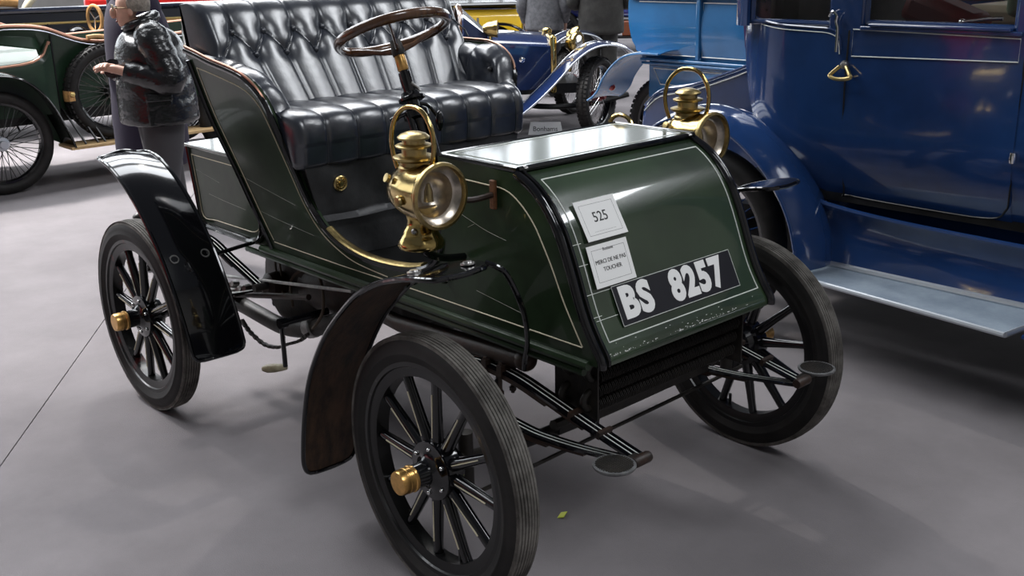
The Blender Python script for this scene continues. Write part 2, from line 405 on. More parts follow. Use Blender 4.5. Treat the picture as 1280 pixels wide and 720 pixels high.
# chipped lower lip
k = M(); random.seed(3)
for i in range(120):
    y = random.choice([random.uniform(-.36, .37), random.gauss(-.30, .05), random.gauss(.05, .08)]); y = max(-.37, min(.37, y)); z = .7135+abs(random.gauss(0, .0025 if i % 4 else .012)); sx = random.choice([.0015, .002, .003, .005])
    k.box((nose_at(z)+.0005, y, z), (.0012, sx, random.uniform(.001, .0022)))
k.build('chipped_paint', 'white_paint', nz, 0)['kind'] = 'stuff'
# hood lid
k = M(); k.box((1.712, 0, 1.187), (.345, .772, .016)); lid = k.build('hood_lid', 'green_lid', car, bevel=.004, label='flat green hood lid with pale lining')
k = M()
for a, b in (((1.545, -.386), (1.885, -.386)), ((1.885, -.386), (1.885, .386)), ((1.885, .386), (1.545, .386)), ((1.545, .386), (1.545, -.386))):
    k.tube([(a[0], a[1], 1.189), (b[0], b[1], 1.189)], .009, 8)
k.build('lid_edge', 'black_gloss', lid)
k = M(); k.tube([(1.575, -.355, 1.1952), (1.855, -.355, 1.1952), (1.855, .355, 1.1952), (1.575, .355, 1.1952)], .0018, 6, closed=True); k.build('pinstripe', 'white_line', lid)
k = M()
for y in (-.36, .36): k.ball((1.885, y, 1.192), .011, (1.2, 1, .6), 10, 6)
k.build('lid_rivets', 'steel', lid)
k = M(); k.box((1.545, 0, .96), (.016, .76, .45)); k.build('dashboard', 'green_dark', car)
k = M(); k.box((1.04, 0, .737), (1.16, .77, .02)); k.build('floorboard', 'black_satin', car)
k = M(); k.box((1.40, 0, .70), (1.5, .74, .03)); k.build('chassis_frame', 'iron', car)
# ---- number plate
def nose_frame(y, z):
    a = V((nose_at(z+.04), y, z+.04)); b = V((nose_at(z-.04), y, z-.04))
    return frame(((a.x+b.x)/2, y, z), (0, 1, 0), a-b)
mx = nose_frame(.002, .819)
k = M(); k.box((0, 0, .004), (.531, .116, .004)); pl = k.build('number_plate', 'plate_black', car, bevel=.001, label='black number plate with white characters'); pl.matrix_local = mx
k = M()
for a, b in (((-.2655, -.058), (.2655, -.058)), ((.2655, -.058), (.2655, .058)), ((.2655, .058), (-.2655, .058)), ((-.2655, .058), (-.2655, -.058))): k.tube([(a[0], a[1], .006), (b[0], b[1], .006)], .001, 4)
k.build('plate_border', 'white_line', pl)
for body, x in (('BS', -.185), ('8257', .085)):
    me = text_mesh(body, .121, .96 if body == 'BS' else .90, .0065, 1.14); me.materials.append(MT['white_paint'])
    o = link('lettering', me, pl, (x, 0, .0068))
# ---- cards taped on the nose
def card(y, z, lines, label, name):
    mxx = nose_frame(y, z); k = M(); k.box((0, 0, .009), (.162, .119, .0012)); c_ = k.build(name, 'paper'); c_.matrix_world = mxx
    k = M()
    for a, b in (((-.066, -.045), (.066, -.045)), ((.066, -.045), (.066, .045)), ((.066, .045), (-.066, .045)), ((-.066, .045), (-.066, -.045))): k.tube([(a[0], a[1], .0097), (b[0], b[1], .0097)], .0005, 4)
    k.build('printed_frame', 'ink_grey', c_)
    for body, sz, yy, m_ in lines:
        me = text_mesh(body, sz, .95); me.materials.append(MT[m_]); link('lettering', me, c_, (0, yy, .0100))
    tag(c_, label, 'paper card')
    return c_
card(-.224, 1.047, [('525', .042, .004, 'ink'), ('- - - - - - - - - - - - - - - - - - -', .008, -.036, 'ink_grey')], 'white paper lot card printed 525 taped on the green hood', 'lot_card')
card(-.240, .932, [('MERCI DE NE PAS', .0165, .010, 'ink'), ('TOUCHER', .0165, -.012, 'ink'), ('Bonhams', .012, .043, 'ink_grey')], 'white paper notice asking not to touch taped above the number plate', 'notice_card')

# ---- rear box
k = M(); out = [(-.148, 1.02), (.47, 1.02), (.47, .69), (-.085, .69)]
k.prism(out, lambda a, b, d: V((a, d, b)), -.388, .388); rb = k.build('rear_body', 'green_dark', car, bevel=.006)
k = M(); k.box((.12, 0, 1.027), (.56, .80, .016)); k.build('deck_lid', 'green_paint', rb, bevel=.004)
for s in (-1, 1):
    k = M(); k.tube(spl([(-.118, s*.390, .99), (-.09, s*.390, .84), (-.067, s*.390, .735), (.05, s*.390, .735), (.25, s*.390, .737), (.36, s*.390, .742), (.405, s*.390, .78), (.39, s*.390, .86), (.36, s*.39, .985)], 4), .002, 6); k.tube([(-.118, s*.39, .99), (.36, s*.39, .985)], .002, 6); k.build('pinstripe', 'cream_line', rb)
    k = M(); k.tube(spl([(-.085, s*.394, .70), (.2, s*.394, .70), (.36, s*.394, .705), (.43, s*.396, .75), (.435, s*.40, .86), (.42, s*.40, 1.0)], 4), .014, 8); k.tube([(-.148, s*.39, 1.02), (-.085, s*.39, .69)], .010, 8); k.build('edge_moulding', 'black_gloss', rb)
    k = M(); k.lathe([(0, -.02), (.02, -.02), (.024, 0), (.02, .02), (0, .02)], (-.075, s*.405, .70), (0, 1, 0), 14); k.build('corner_knob', 'iron', rb)
for a in [[(.0, .84), (.12, .83), (.3, .82)], [(-.1, .93), (.1, .90)]]:
    k = M(); k.tube([(x, -.3885, z) for x, z in a], .0007, 4); k.build('paint_scratches', 'scratch', rb)['kind'] = 'stuff'
# ------------------------------------------------------------------ seat
def segd(px, py, ax, ay, bx, by):
    dx, dy = bx-ax, by-ay; t = max(0, min(1, ((px-ax)*dx+(py-ay)*dy)/(dx*dx+dy*dy+1e-12)))
    return math.hypot(px-ax-t*dx, py-ay-t*dy)
SPC = .125; B1 = [-.468+SPC*i for i in range(9)]; B2 = [-.5305+SPC*i for i in range(10)]; Z1, Z2 = 1.512, 1.432
def tuft(y, s, s1, s2, top):
    d = 9
    for b in B1:
        if abs(b-y) < .2: d = min(d, segd(y, s, b, s1, b, top)); 
    for b in B2:
        if abs(b-y) < .2: d = min(d, segd(y, s, b, s2, b, -1))
    for b in B1:
        for c in (b-.0625, b+.0625):
            if abs(b-y) < .2: d = min(d, segd(y, s, b, s1, c, s2))
    bd = min([math.hypot(y-b, s-s1) for b in B1]+[math.hypot(y-b, s-s2) for b in B2])
    return .0075*math.sqrt(min(1, d/.012))+.0055*math.sin(min(1, d/.062)*PI/2)-.012*math.exp(-(bd/.028)**2)
prof = spl([(.675, 0, 1.19), (.655, 0, 1.225), (.60, 0, 1.318), (.55, 0, 1.402), (.505, 0, 1.477), (.470, 0, 1.535), (.440, 0, 1.580), (.400, 0, 1.606), (.355, 0, 1.602), (.325, 0, 1.57), (.315, 0, 1.50), (.36, 0, 1.30), (.40, 0, 1.15)], 12)
arc = [0]
for a, b in zip(prof, prof[1:]): arc.append(arc[-1]+(b-a).length)
def arc_at_z(z): return next(arc[i] for i, p in enumerate(prof) if p.z >= z)
S1, S2 = arc_at_z(Z1), arc_at_z(Z2); STOP = arc[prof.index(min(prof, key=lambda p: abs(p.x-.325)+abs(p.z-1.57)))]
bseat = M(); P = []; NY = 190; YH = .585
for j in range(NY+1):
    y = -YH+2*YH*j/NY; row = []
    e = max(0, abs(y)-(YH-.05))/.05; shrink = math.sqrt(max(0, 1-e*e))
    for i, p in enumerate(prof):
        t = prof[min(i+1, len(prof)-1)]-prof[max(i-1, 0)]; n = V((t.z, 0, -t.x)).normalized()
        h = tuft(y, arc[i], S1, S2, STOP+.02)*(1-.0) if arc[i] < STOP+.05 else .03
        c = V((.43, y, p.z)); c.x = lerp(.33, .42, max(0, min(1, (1.6-p.z)/.4)))
        q_ = V((p.x, y, p.z))+n*h
        q_ = c.lerp(q_, .12+.88*shrink); q_.y *= min(1, (ybody(.4, q_.z)-.012)/YH); row.append(q_)
    P.append(row)
bseat.grid(P)
seat = bseat.build('backrest', 'leather', car, 70, label='buttoned black leather seat back')
def bpos(S, y):
    i = min(range(len(arc)), key=lambda i_: abs(arc[i_]-S)); t = prof[i+1]-prof[i-1]; n = V((t.z, 0, -t.x)).normalized()
    return V((prof[i].x, y, prof[i].z))+n*(tuft(y, arc[i], S1, S2, STOP+.02)+.006)
for S, row in ((S1, B1), (S2, B2[1:9])):
    for b in row:
        k = M(); k.ball(bpos(S, b), .0125, (1, 1, 1), 12, 8); k.build('button', 'leather', seat)
def surf(S, y):
    i = min(range(len(arc)), key=lambda i_: abs(arc[i_]-S)); i = max(1, min(len(prof)-2, i)); t = prof[i+1]-prof[i-1]; n = V((t.z, 0, -t.x)).normalized()
    p = V((prof[i].x, y, prof[i].z))+n*(tuft(y, arc[i], S1, S2, STOP+.02)+.0012); p.y *= min(1, (ybody(.4, p.z)-.012)/YH); return p
def seam(a, b, n=14):
    kk = M(); kk.tube([surf(lerp(a[0], b[0], i/n), lerp(a[1], b[1], i/n)) for i in range(n+1)], .0032, 6); kk.build('seam', 'leather', seat)
for b in B1:
    seam((S1, b), (STOP, b), 20)
    for c in (b-.0625, b+.0625): seam((S1, b), (S2, c))
for c in B2[1:9]: seam((S2, c), (.03, c), 20)
# cushion
cp_ = spl([(.50, 0, 1.235), (.60, 0, 1.255), (.70, 0, 1.262), (.80, 0, 1.263), (.87, 0, 1.260), (.918, 0, 1.246), (.942, 0, 1.215), (.948, 0, 1.165), (.945, 0, 1.115), (.937, 0, 1.088), (.90, 0, 1.075)], 8)
k = M(); P = []; YC = .535; NYC = 150
for j in range(NYC+1):
    y = -YC+2*YC*j/NYC; e = max(0, abs(y)-(YC-.045))/.045; sh = math.sqrt(max(0, 1-e*e)); row = []
    for i, p in enumerate(cp_):
        t = cp_[min(i+1, len(cp_)-1)]-cp_[max(i-1, 0)]; n = V((-t.z, 0, t.x)).normalized()
        d = min(abs(y-b) for b in B2)
        h = (.006*math.sqrt(min(1, d/.012))+.006*math.sin(min(1, d/.062)*PI/2))*(.6 if i > 56 else 1)
        c = V((.62, y, 1.16)); q_ = V((p.x, y, p.z))+n*h
        q_ = c.lerp(q_, .80+.20*sh); q_.y *= lerp(min(1, (ybody(.6, q_.z)-.014)/YC), .985, sstep(.84, .92, q_.x)); row.append(q_)
    P.append(row)
k.grid(P); k.add(P[0], [list(range(len(P[0])))]); k.add(P[-1], [list(range(len(P[-1])))])
cush = k.build('seat_cushion', 'leather', car, 70, label='pleated black leather seat cushion')
for b in B2[1:9]:
    j = min(range(NYC+1), key=lambda j_: abs(-YC+2*YC*j_/NYC-b)); k = M(); k.tube([p+V((.0008, 0, .0008)) for p in P[j]], .0019, 6); k.build('seam', 'leather', cush)
# arms
for s in (-1, 1):
    k = M(); P = []; NU, NV_ = 60, 40
    bx = .775; bz = 1.318
    for i in range(NU+1):
        x = lerp(.40, .885, i/NU); zt = interp(ztop, min(x, .845))+(.018 if s > 0 else .004); zt = min(zt, 1.40) if s > 0 else zt; 
        if x > .80: zt = lerp(zt, 1.235, ((x-.80)/.085)**2)
        end = math.sqrt(max(0, 1-(max(0, x-.835)/.05)**2)); row = []
        for j in range(NV_+1):
            a = j/NV_*1.25*PI-.25*PI*0          # from inside bottom up and over to the outside
            yy = .535-.055*math.cos(a)*(1 if a < PI else 1); zc = zt-.045
            if a < PI*.25:
                z = lerp(1.20, zc, a/(PI*.25)); yin = .535-.055*(.75+.25*a/(PI*.25))
            else:
                b_ = (a-PI*.25)/(PI); z = zc+.047*math.sin(b_*PI*1.05); yin = .535-.055*math.cos(b_*PI)
            d = min(segd(x, z, bx, bz, .60, 1.42), segd(x, z, bx, bz, .66, 1.20), segd(x, z, bx, bz, .86, 1.24), segd(x, z, bx, bz, .80, 1.45), segd(x, z, .66, 1.45, .62, 1.2), segd(x, z, .55, 1.48, .5, 1.2))
            bd = math.hypot(x-bx, z-bz); h = .004*math.sqrt(min(1, d/.012))+.004*math.sin(min(1, d/.06)*PI/2)-.014*math.exp(-(bd/.03)**2)
            hh = h if a < PI*.9 else .008
            n = V((0, -math.cos(max(0, a-.25*PI)), math.sin(max(0, a-.25*PI))))
            p = V((x, yin, z))+n*hh; p.y += (FL*.6)*(z-1.30)-(.012 if s < 0 else 0)
            c = V((x-.02, .56, 1.25)); p = c.lerp(p, .15+.85*end); p.y = min(p.y, ybody(p.x, p.z)-(.022 if s < 0 else .008))
            row.append(V((p.x, s*p.y, p.z)))
        P.append(row)
    k.grid(P, flip=s < 0); ar = k.build('armrest', 'leather', car, 70)
    k = M(); k.ball((bx, s*.487, bz), .010, seg=10, rings=6); k.build('button', 'leather_dull', ar)
    e = [V((x, s*(ybody(x, z)+.003), min(z, 9 if s < 0 else 1.405)+.014)) for x, z in ztop if x <= .90]; k = M(); k.tube(spl(e, 3), .0045, 6); k.build('piping', 'copper_trim', ar)
# inner seat box and heel panel
k = M(); k.box((.66, 0, .92), (.50, .80, .36)); k.build('seat_box', 'black_satin', car)
k = M(); P = []
for j in range(41):
    y = -.47+.94*j/40; row = []
    for i in range(25):
        t = i/24; z = lerp(1.11, .75, t); yy = y*lerp(1.06, .83, t)
        x = .925+.006*math.sin(9*y+5*t)*t+.006*math.sin(23*y-7*t)+(.012 if t > .62 else 0)*1+.012*math.exp(-((t-.62)/.02)**2)
        row.append(V((x, yy, z)))
    P.append(row)
k.sheet(P, -.01); hp = k.build('heel_panel', 'leather_dull', car, 60, label='black leather panel below the seat')
k = M(); k.lathe([(0, .0), (.027, 0), (.028, .006), (.024, .010), (.019, .007), (.014, .010), (.008, .008), (.007, .012), (0, .013)], (.938, -.357, 1.013), (1, 0, -.05), 24); ros = k.build('rosette', 'brass_dull', hp, 25, label='round brass rosette')
k = M()
for i in range(12):
    t = 2*PI*i/12; k.ball((.948, -.357+.016*math.cos(t), 1.013+.016*math.sin(t)), .0035, (1, 1, 1), 6, 4)
k.build('rosette_petals', 'brass', ros)

# ------------------------------------------------------------------ steering
SC = V((1.217, -.30, 1.528)); TA = math.radians(22.5); AX = V((-math.sin(TA), 0, math.cos(TA)))
def sp(d, side=0, fwd=0): return SC-AX*d+V((0, 1, 0))*side+V((math.cos(TA), 0, math.sin(TA)))*fwd
U_ = V((math.cos(TA), 0, math.sin(TA))); Y_ = V((0, 1, 0))
k = M(); k.tube([SC+U_*(.178*math.cos(t))+Y_*(.178*math.sin(t)) for t in [2*PI*i/56 for i in range(56)]], .0165, 12, closed=True, flat=.85)
sw = k.build('steering_wheel', 'wood_wheel', car, label='brown wooden steering wheel')
for t in (math.radians(-38), math.radians(82), math.radians(-158)):
    dr = U_*math.cos(t)+Y_*math.sin(t)
    k = M(); k.tube([sp(.055)+dr*.018, sp(.045)+dr*.06, sp(.012)+dr*.14, sp(.004)+dr*.168], [.0115, .0085, .0075, .009], 8, flat=.6); k.build('spoke', 'wood_wheel', sw)
k = M(); k.lathe([(0, .0), (.020, .0), (.022, .015), (.019, .03), (.017, .05), (0, .05)], sp(.075), AX, 20); k.build('wheel_hub', 'iron', sw)
k = M(); k.lathe([(.016, 0), (.018, .004), (.0175, .05), (.016, .054)], sp(.125), AX, 20); k.build('collar', 'copper_cap', sw)
k = M(); k.tube([sp(.10), sp(.13), sp(.131), sp(.29), sp(.30), sp(.84)], [.0135, .0135, .020, .022, .018, .018], 14); col = k.build('steering_column', 'black_gloss', car)
k = M(); k.lathe([(0, 0), (.036, 0), (.043, .004), (.043, .012), (.034, .016), (.028, .03), (0, .03)], sp(.225), AX, 22); k.build('flange', 'black_gloss', col)
k = M(); k.lathe([(0, 0), (.034, 0), (.042, .006), (.042, .026), (.03, .036), (0, .036)], sp(.285), AX, 20); k.build('clamp', 'black_gloss', col)
for sd_ in (-.031, .031):
    k = M(); k.tube([sp(.26, sd_, .006), sp(.80, sd_, .006)], .0125, 10); k.build('control_rod', 'black_gloss', col)
k = M(); k.tube([sp(.27, .02), sp(.262, -.04), sp(.272, -.078)], [.007, .006, .006], 8); k.ball(sp(.274, -.088), .011, (1, 1.6, .8)); k.build('lever', 'black_gloss', col)
k = M(); k.tube(spl([sp(.235, .02), sp(.245, .055), sp(.285, .08)], 4), .006, 8); k.ball(sp(.30, .083), .020, (.7, .7, 1.7)); k.build('lever', 'black_gloss', col)
k = M(); k.tube([sp(.17, .0, .018), sp(.19, .022, .018), sp(.20, .024, .02)], .006, 8); k.build('throttle_stop', 'steel', col)

# ------------------------------------------------------------------ brass lamps
def lamp(s):
    y = s*.595; L = V((1.692, y, 0))
    k = M(); k.lathe([(.0865, .108), (.088, .10), (.0865, .09), (.084, .07), (.080, .03), (.072, -.02), (.058, -.06), (.036, -.086), (.012, -.096), (0, -.097)], (1.692, y, 1.137), (1, 0, 0), 36, caps=False)
    lb = k.build('headlamp', 'brass', car, 40, label='brass oil headlamp with carrying handle')
    k = M(); k.lathe([(.0, .0), (.063, .0), (.066, .004), (.066, .012), (.062, .022), (.054, .034), (.050, .042), (.047, .052), (.040, .062), (.037, .075), (.042, .10), (.05, .12)], (1.706, y, .978), (0, 0, 1), 30); k.build('lamp_foot', 'brass', lb)
    k = M(); k.lathe([(.048, 1.19), (.046, 1.205), (.042, 1.21), (.042, 1.22), (.046, 1.222), (.058, 1.228), (.060, 1.234), (.054, 1.236), (.035, 1.238), (.035, 1.256), (.050, 1.260), (.052, 1.265), (.046, 1.268), (.032, 1.270), (.032, 1.280), (.044, 1.283), (.045, 1.288), (.036, 1.296), (.018, 1.302), (.0, 1.303)], (1.692, y, 0), (0, 0, 1), 30); k.build('chimney', 'brass_dull', lb, 30)
    k = M(); k.tube(spl([(1.612, y, 1.19), (1.596, y, 1.225), (1.590, y, 1.27), (1.605, y, 1.32), (1.645, y, 1.358), (1.692, y, 1.369), (1.738, y, 1.358), (1.772, y, 1.32), (1.782, y, 1.275), (1.776, y, 1.235), (1.768, y, 1.215)], 6), .0072, 10); k.build('handle', 'brass', lb)
    k = M(); k.lathe([(.082, .100), (.092, .102), (.094, .108), (.092, .115), (.084, .117), (.082, .112)], (1.692, y, 1.137), (1, 0, 0), 40, closed=True); k.build('lens_ring', 'brass_dull', lb)
    k = M(); k.lathe([(.083, .108), (.07, .113), (.045, .117), (.02, .119), (0, .1195)], (1.692, y, 1.137), (1, 0, 0), 32, caps=False); k.build('lens', 'glass_smoke', lb)
    k = M(); k.lathe([(.083, .100), (.072, .085), (.064, .082), (.062, .060), (.045, .036), (.02, .026), (0, .024)], (1.692, y, 1.137), (1, 0, 0), 30, caps=False); k.build('reflector', 'reflector', lb)
    k = M(); k.lathe([(0, 0), (.014, 0), (.012, .03), (.005, .05), (0, .052)], (1.748, y, 1.115), (0, 0, 1), 12); k.build('burner', 'brass_dull', lb)
    k = M(); k.lathe([(0, 0), (.014, 0), (.016, .006), (.013, .012), (0, .014)], (1.722, y-.079, 1.125), (0, -1, .0), 14); k.build('knob', 'brass_dull', lb)
    k = M(); k.lathe([(0, 0), (.012, 0), (.013, .01), (0, .012)], (1.652, y-.062, 1.175), (-.2, -1, .5), 12); k.build('knob', 'brass_dull', lb)
    k = M(); k.ball((1.735, y-.045, 1.035), .009); k.build('knob', 'steel', lb)
    k = M(); k.box((1.80, s*.404, 1.11), (.022, .012, .085)); 
    mat('rust_copper', (.20, .085, .035), .5, .4, col2=(.07, .03, .015), vscale=40)
    k.build('bracket_plate', 'rust_copper', lb, bevel=.003)
    k = M(); k.tube(spl([(1.80, s*.41, 1.11), (1.79, s*.475, 1.105), (1.75, s*.53, 1.11)], 4), .009, 8); k.build('bracket_arm', 'rust_brown', lb)
    k = M(); k.tube(spl([(1.706, y, .985), (1.70, y+s*-.02, .955), (1.68, s*.50, .92), (1.66, s*.405, .90)], 4), .012, 8); k.build('lamp_stem', 'black_gloss', lb)
    return lb
lamp(-1); lamp(1)
# far small lamp handle behind the hood (the tail of a horn bracket)
k = M(); k.tube(spl([(1.50, .405, 1.10), (1.50, .41, 1.19), (1.53, .42, 1.215), (1.575, .42, 1.205), (1.60, .41, 1.17), (1.60, .40, 1.10)], 6), .008, 8); k.build('grab_handle', 'brass', car)

# ------------------------------------------------------------------ fenders
def fender(profile, s, m_, yi=.612, yo=.815, taper=None, name='fender', crown=.012):
    pts = spl([(x, 0, z) for x, z in profile], 7); n = len(pts); k = M(); P = []
    W = []; NN = []
    for i, p in enumerate(pts):
        t = i/(n-1); a, b = yi, yo
        if taper: a, b = taper(t, a, b)
        W.append((a, b))
        tn = (pts[min(i+1, n-1)]-pts[max(i-1, 0)]).normalized(); nn = V((-tn.z, 0, tn.x)); nn = nn if nn.z > 0 else -nn; NN.append(nn)
        P.append([V((p.x, s*lerp(a, b, j/12), p.z))+nn*(crown*math.sin(PI*j/12)) for j in range(13)])
    k.sheet(P, .004)
    f = k.build(name, m_, car, 50)
    for e in (0, 1):
        kk = M(); kk.tube([V((p.x, s*W[i][e], p.z)) for i, p in enumerate(pts)], .0075, 8); kk.build('edge_bead', 'black_gloss', f)
    for r_ in (P[0], P[-1]):
        kk = M(); kk.tube(r_, .0075, 8); kk.build('edge_bead', 'black_gloss', f)
    f_n = NN
    return f, [[p+NN[i]*.007 for p in r] for i, r in enumerate(P)]
def round_end(e0, e1, r=.05):
    def f(t, a, b):
        d = 0
        if t < e0: u = 1-t/e0; d = r*(1-math.sqrt(max(0, 1-u*u)))
        if t > 1-e1: u = 1-(1-t)/e1; d = r*(1-math.sqrt(max(0, 1-u*u)))
        return a+d, b-d
    return f
def frt_taper(t, a, b):
    a, b = round_end(.09, .10, .05)(t, a, b)
    return a, b
FF = [(2.03, .99), (1.97, .985), (1.88, .965), (1.78, .930), (1.69, .880), (1.60, .805), (1.52, .725), (1.45, .63), (1.40, .54), (1.365, .44), (1.34, .34), (1.325, .25), (1.315, .19)]
RF = [(-.045, 1.045), (.04, 1.035), (.13, 1.005), (.22, .955), (.31, .885), (.385, .81), (.45, .735), (.505, .65), (.545, .575), (.58, .50), (.605, .43), (.62, .385)]
for s in (-1, 1):
    f, P = fender(FF, s, 'rust', taper=frt_taper, name='front_fender', crown=-.003)
    # glossy upper skin of the flat front part
    k = M(); n = len(P)
    nn_ = int(n*.97); Q = P[:nn_]
    k.sheet(Q, .002); k.build('upper_skin', 'black_gloss', f, 50)
    for x, y in ((1.985, .66), (1.90, .77)) if s < 0 else ():
        k = M(); k.lathe([(0, .002), (.012, .002), (.014, -.002), (.019, -.002), (.020, -.006), (0, -.006)], (x, s*y, interp(sorted(FF), x)+.016), (-.15, 0, 1), 14); k.build('fender_bolt', 'steel', f)
    if s < 0: k = M(); k.tube(spl([(2.005, s*.615, .995), (2.03, s*.60, .985), (2.04, s*.57, .955), (2.02, s*.50, .84), (1.96, s*.43, .72), (1.915, s*.40, .64), (1.90, s*.39, .60)], 5), .008, 8); k.build('fender_stay', 'black_gloss', f)
    k = M(); k.tube(spl([(1.66, s*.63, .86), (1.60, s*.5, .84), (1.56, s*.40, .80)], 5), .009, 8); k.build('fender_stay', 'black_gloss', f)
    f, P = fender(RF, s, 'black_gloss', taper=round_end(.05, .07, .04), name='rear_fender')
    for x, y in ((.462, .655), (.462, .775)):
        z = interp(RF, x)+.014; k = M(); k.lathe([(.012, .0), (.0135, .004), (.0165, .004), (.018, 0)], (x, s*y, z), (.8, 0, .6), 20, closed=True); k.build('fender_grommet', 'steel', f)
    k = M(); k.tube([(.455, s*.625, .715), (.355, s*.394, .70)], .008, 8); k.build('fender_stay', 'black_gloss', f)

# ------------------------------------------------------------------ running gear
def leaf_pack(name, pts, s, y, w, n, th=.008, stripe=True, dirn=-1):
    base = spl([(x, 0, z) for x, z in pts], 6); root = None
    for l in range(n):
        a, b = int(len(base)*.11*l), len(base)-int(len(base)*.11*l)
        seg = base[a:b] if l else base
        if l: seg = base[:len(base)-int(len(base)*.20*l)]
        k = M(); P = [[V((p.x, s*(y-w/2), p.z+dirn*th*l)), V((p.x, s*(y+w/2), p.z+dirn*th*l))] for p in seg]
        k.sheet(P, th*.9*(1 if s > 0 else -1)*dirn); o = k.build(name if root is None else 'leaf', 'rust_brown' if l else 'black_gloss', car if root is None else root, 30)
        root = root or o
    if stripe:
        for dy in (-.17, .17):
            k = M(); k.tube([V((p.x, s*(y+w*dy), p.z+(.0005 if dirn < 0 else .008))) for p in base], .0016, 6); k.build('pinstripe', 'white_line', root)
    return root
for s in (-1, 1):
    up = leaf_pack('front_spring', [(1.50, .545), (1.69, .575), (1.85, .570), (2.0, .541), (2.15, .508), (2.34, .470)], s, .38, .05, 3)
    lo = leaf_pack('front_spring', [(1.45, .50), (1.70, .43), (1.887, .410), (2.0, .412), (2.15, .428), (2.34, .458)], s, .38, .045, 3)
    k = M(); k.lathe([(0, -.032), (.014, -.032), (.016, -.026), (.016, .026), (.014, .032), (0, .032)], (2.345, s*.38, .465), (0, 1, 0), 16); k.build('spring_eye', 'rust_brown', up)
    k = M()
    for x in (1.74, 1.81): k.box((x, s*.38, .575), (.02, .062, .035)); k.tube([(x, s*.405, .60), (x, s*.405, .49)], .006, 6); k.tube([(x, s*.355, .60), (x, s*.355, .49)], .006, 6); k.lathe([(0, 0), (.011, 0), (.011, .012), (0, .012)], (x, s*.405, .498), (0, 0, 1), 6); k.lathe([(0, 0), (.011, 0), (.011, .012), (0, .012)], (x, s*.355, .498), (0, 0, 1), 6)
    k.build('spring_clamp', 'rust_brown', up)
    for x, z in ((2.1, .522), (2.21, .498)):
        k = M(); k.box((x, s*.38, z), (.012, .054, .022), Matrix.Rotation(.22, 3, 'Y')); k.build('spring_clip', 'rust_brown', up)
    # oval pad at the spring end
    k = M(); k.lathe([(0, 0), (.056, 0), (.0585, .004), (.058, .008), (.052, .009), (0, .009)], (2.335, s*.475, .474), (0, 0, 1), 28)
    pd = k.build('step_pad', 'steel_pad', car, 30, label='small round ribbed metal step pad')
    k = M()
    for i in range(-6, 7):
        h = math.sqrt(max(0, .050**2-(i*.007)**2)); k.box((2.335+i*.007, s*.475, .4835), (.0032, 2*h, .002))
        k.box((2.335, s*.475+i*.007, .4835), (2*h, .0032, .0016))
    k.build('pad_ribs', 'iron', pd, 0); k = M(); k.box((2.335, s*.42, .470), (.03, .09, .012)); k.build('pad_bracket', 'iron', pd)
    # frame tube beside the body
    k = M(); k.tube([(.9, s*.26, .58), (1.10, s*.34, .572), (1.25, s*.36, .575), (1.88, s*.37, .622)], [.022, .026, .028, .032], 14); k.ball((1.885, s*.37, .622), .036, (1, 1, 1), 14, 8); k.build('frame_tube', 'rust_brown', car)
    k = M(); k.tube([(1.80, s*.36, .64), (1.80, s*.37, .60)], .02, 8); k.build('frame_post', 'iron', car)
    # rear spring
    leaf_pack('rear_spring', [(-.46, .55), (-.25, .645), (0, .665), (.20, .61), (.42, .545)], s, .42, .045, 3)
    leaf_pack('rear_spring', [(-.46, .535), (-.25, .46), (0, .43), (.20, .465), (.42, .53)], s, .42, .045, 3)
    k = M(); k.lathe([(0, -.03), (.016, -.03), (.016, .03), (0, .03)], (.42, s*.42, .537), (0, 1, 0), 12); k.build('spring_shackle', 'iron', car)
# front axle
k = M(); k.tube(spl([(WB, -.66, .393), (WB, -.5, .375), (WB, -.36, .362), (WB, 0, .355), (WB, .36, .362), (WB, .5, .375), (WB, .66, .393)], 5), .021, 12); fa = k.build('front_axle', 'iron', car)
for s in (-1, 1):
    k = M(); k.tube([(WB, s*.61, .30), (WB, s*.61, .47)], .022, 12); k.tube([(WB, s*.61, .393), (WB, s*.70, .393)], .022, 12); k.tube([(WB, s*.61, .33), (WB-.12, s*.60, .325)], .012, 8); k.ball((WB-.12, s*.60, .325), .018); k.build('steering_knuckle', 'iron', fa)
k = M(); k.tube([(1.96, -.62, .315), (1.96, .60, .345)], .0065, 8); k.build('tie_rod', 'iron', car)
k = M(); k.tube([(1.99, -.36, .44), (1.99, .36, .44)], .018, 8); k.box((1.99, .0, .43), (.03, .70, .035)); k.build('cross_member', 'iron', car)
k = M(); k.tube([(2.02, -.20, .50), (2.0, -.20, .36)], .012, 8); k.build('radiator_stay', 'iron', car)
k = M(); k.tube([(0, -.70, .393), (0, .70, .393)], .028, 14); ra = k.build('rear_axle', 'iron', car)
k = M(); k.lathe([(0, -.06), (.08, -.06), (.13, -.02), (.13, .02), (.08, .06), (0, .06)], (0, .05, .393), (0, 1, 0), 24); k.build('differential', 'iron', ra)
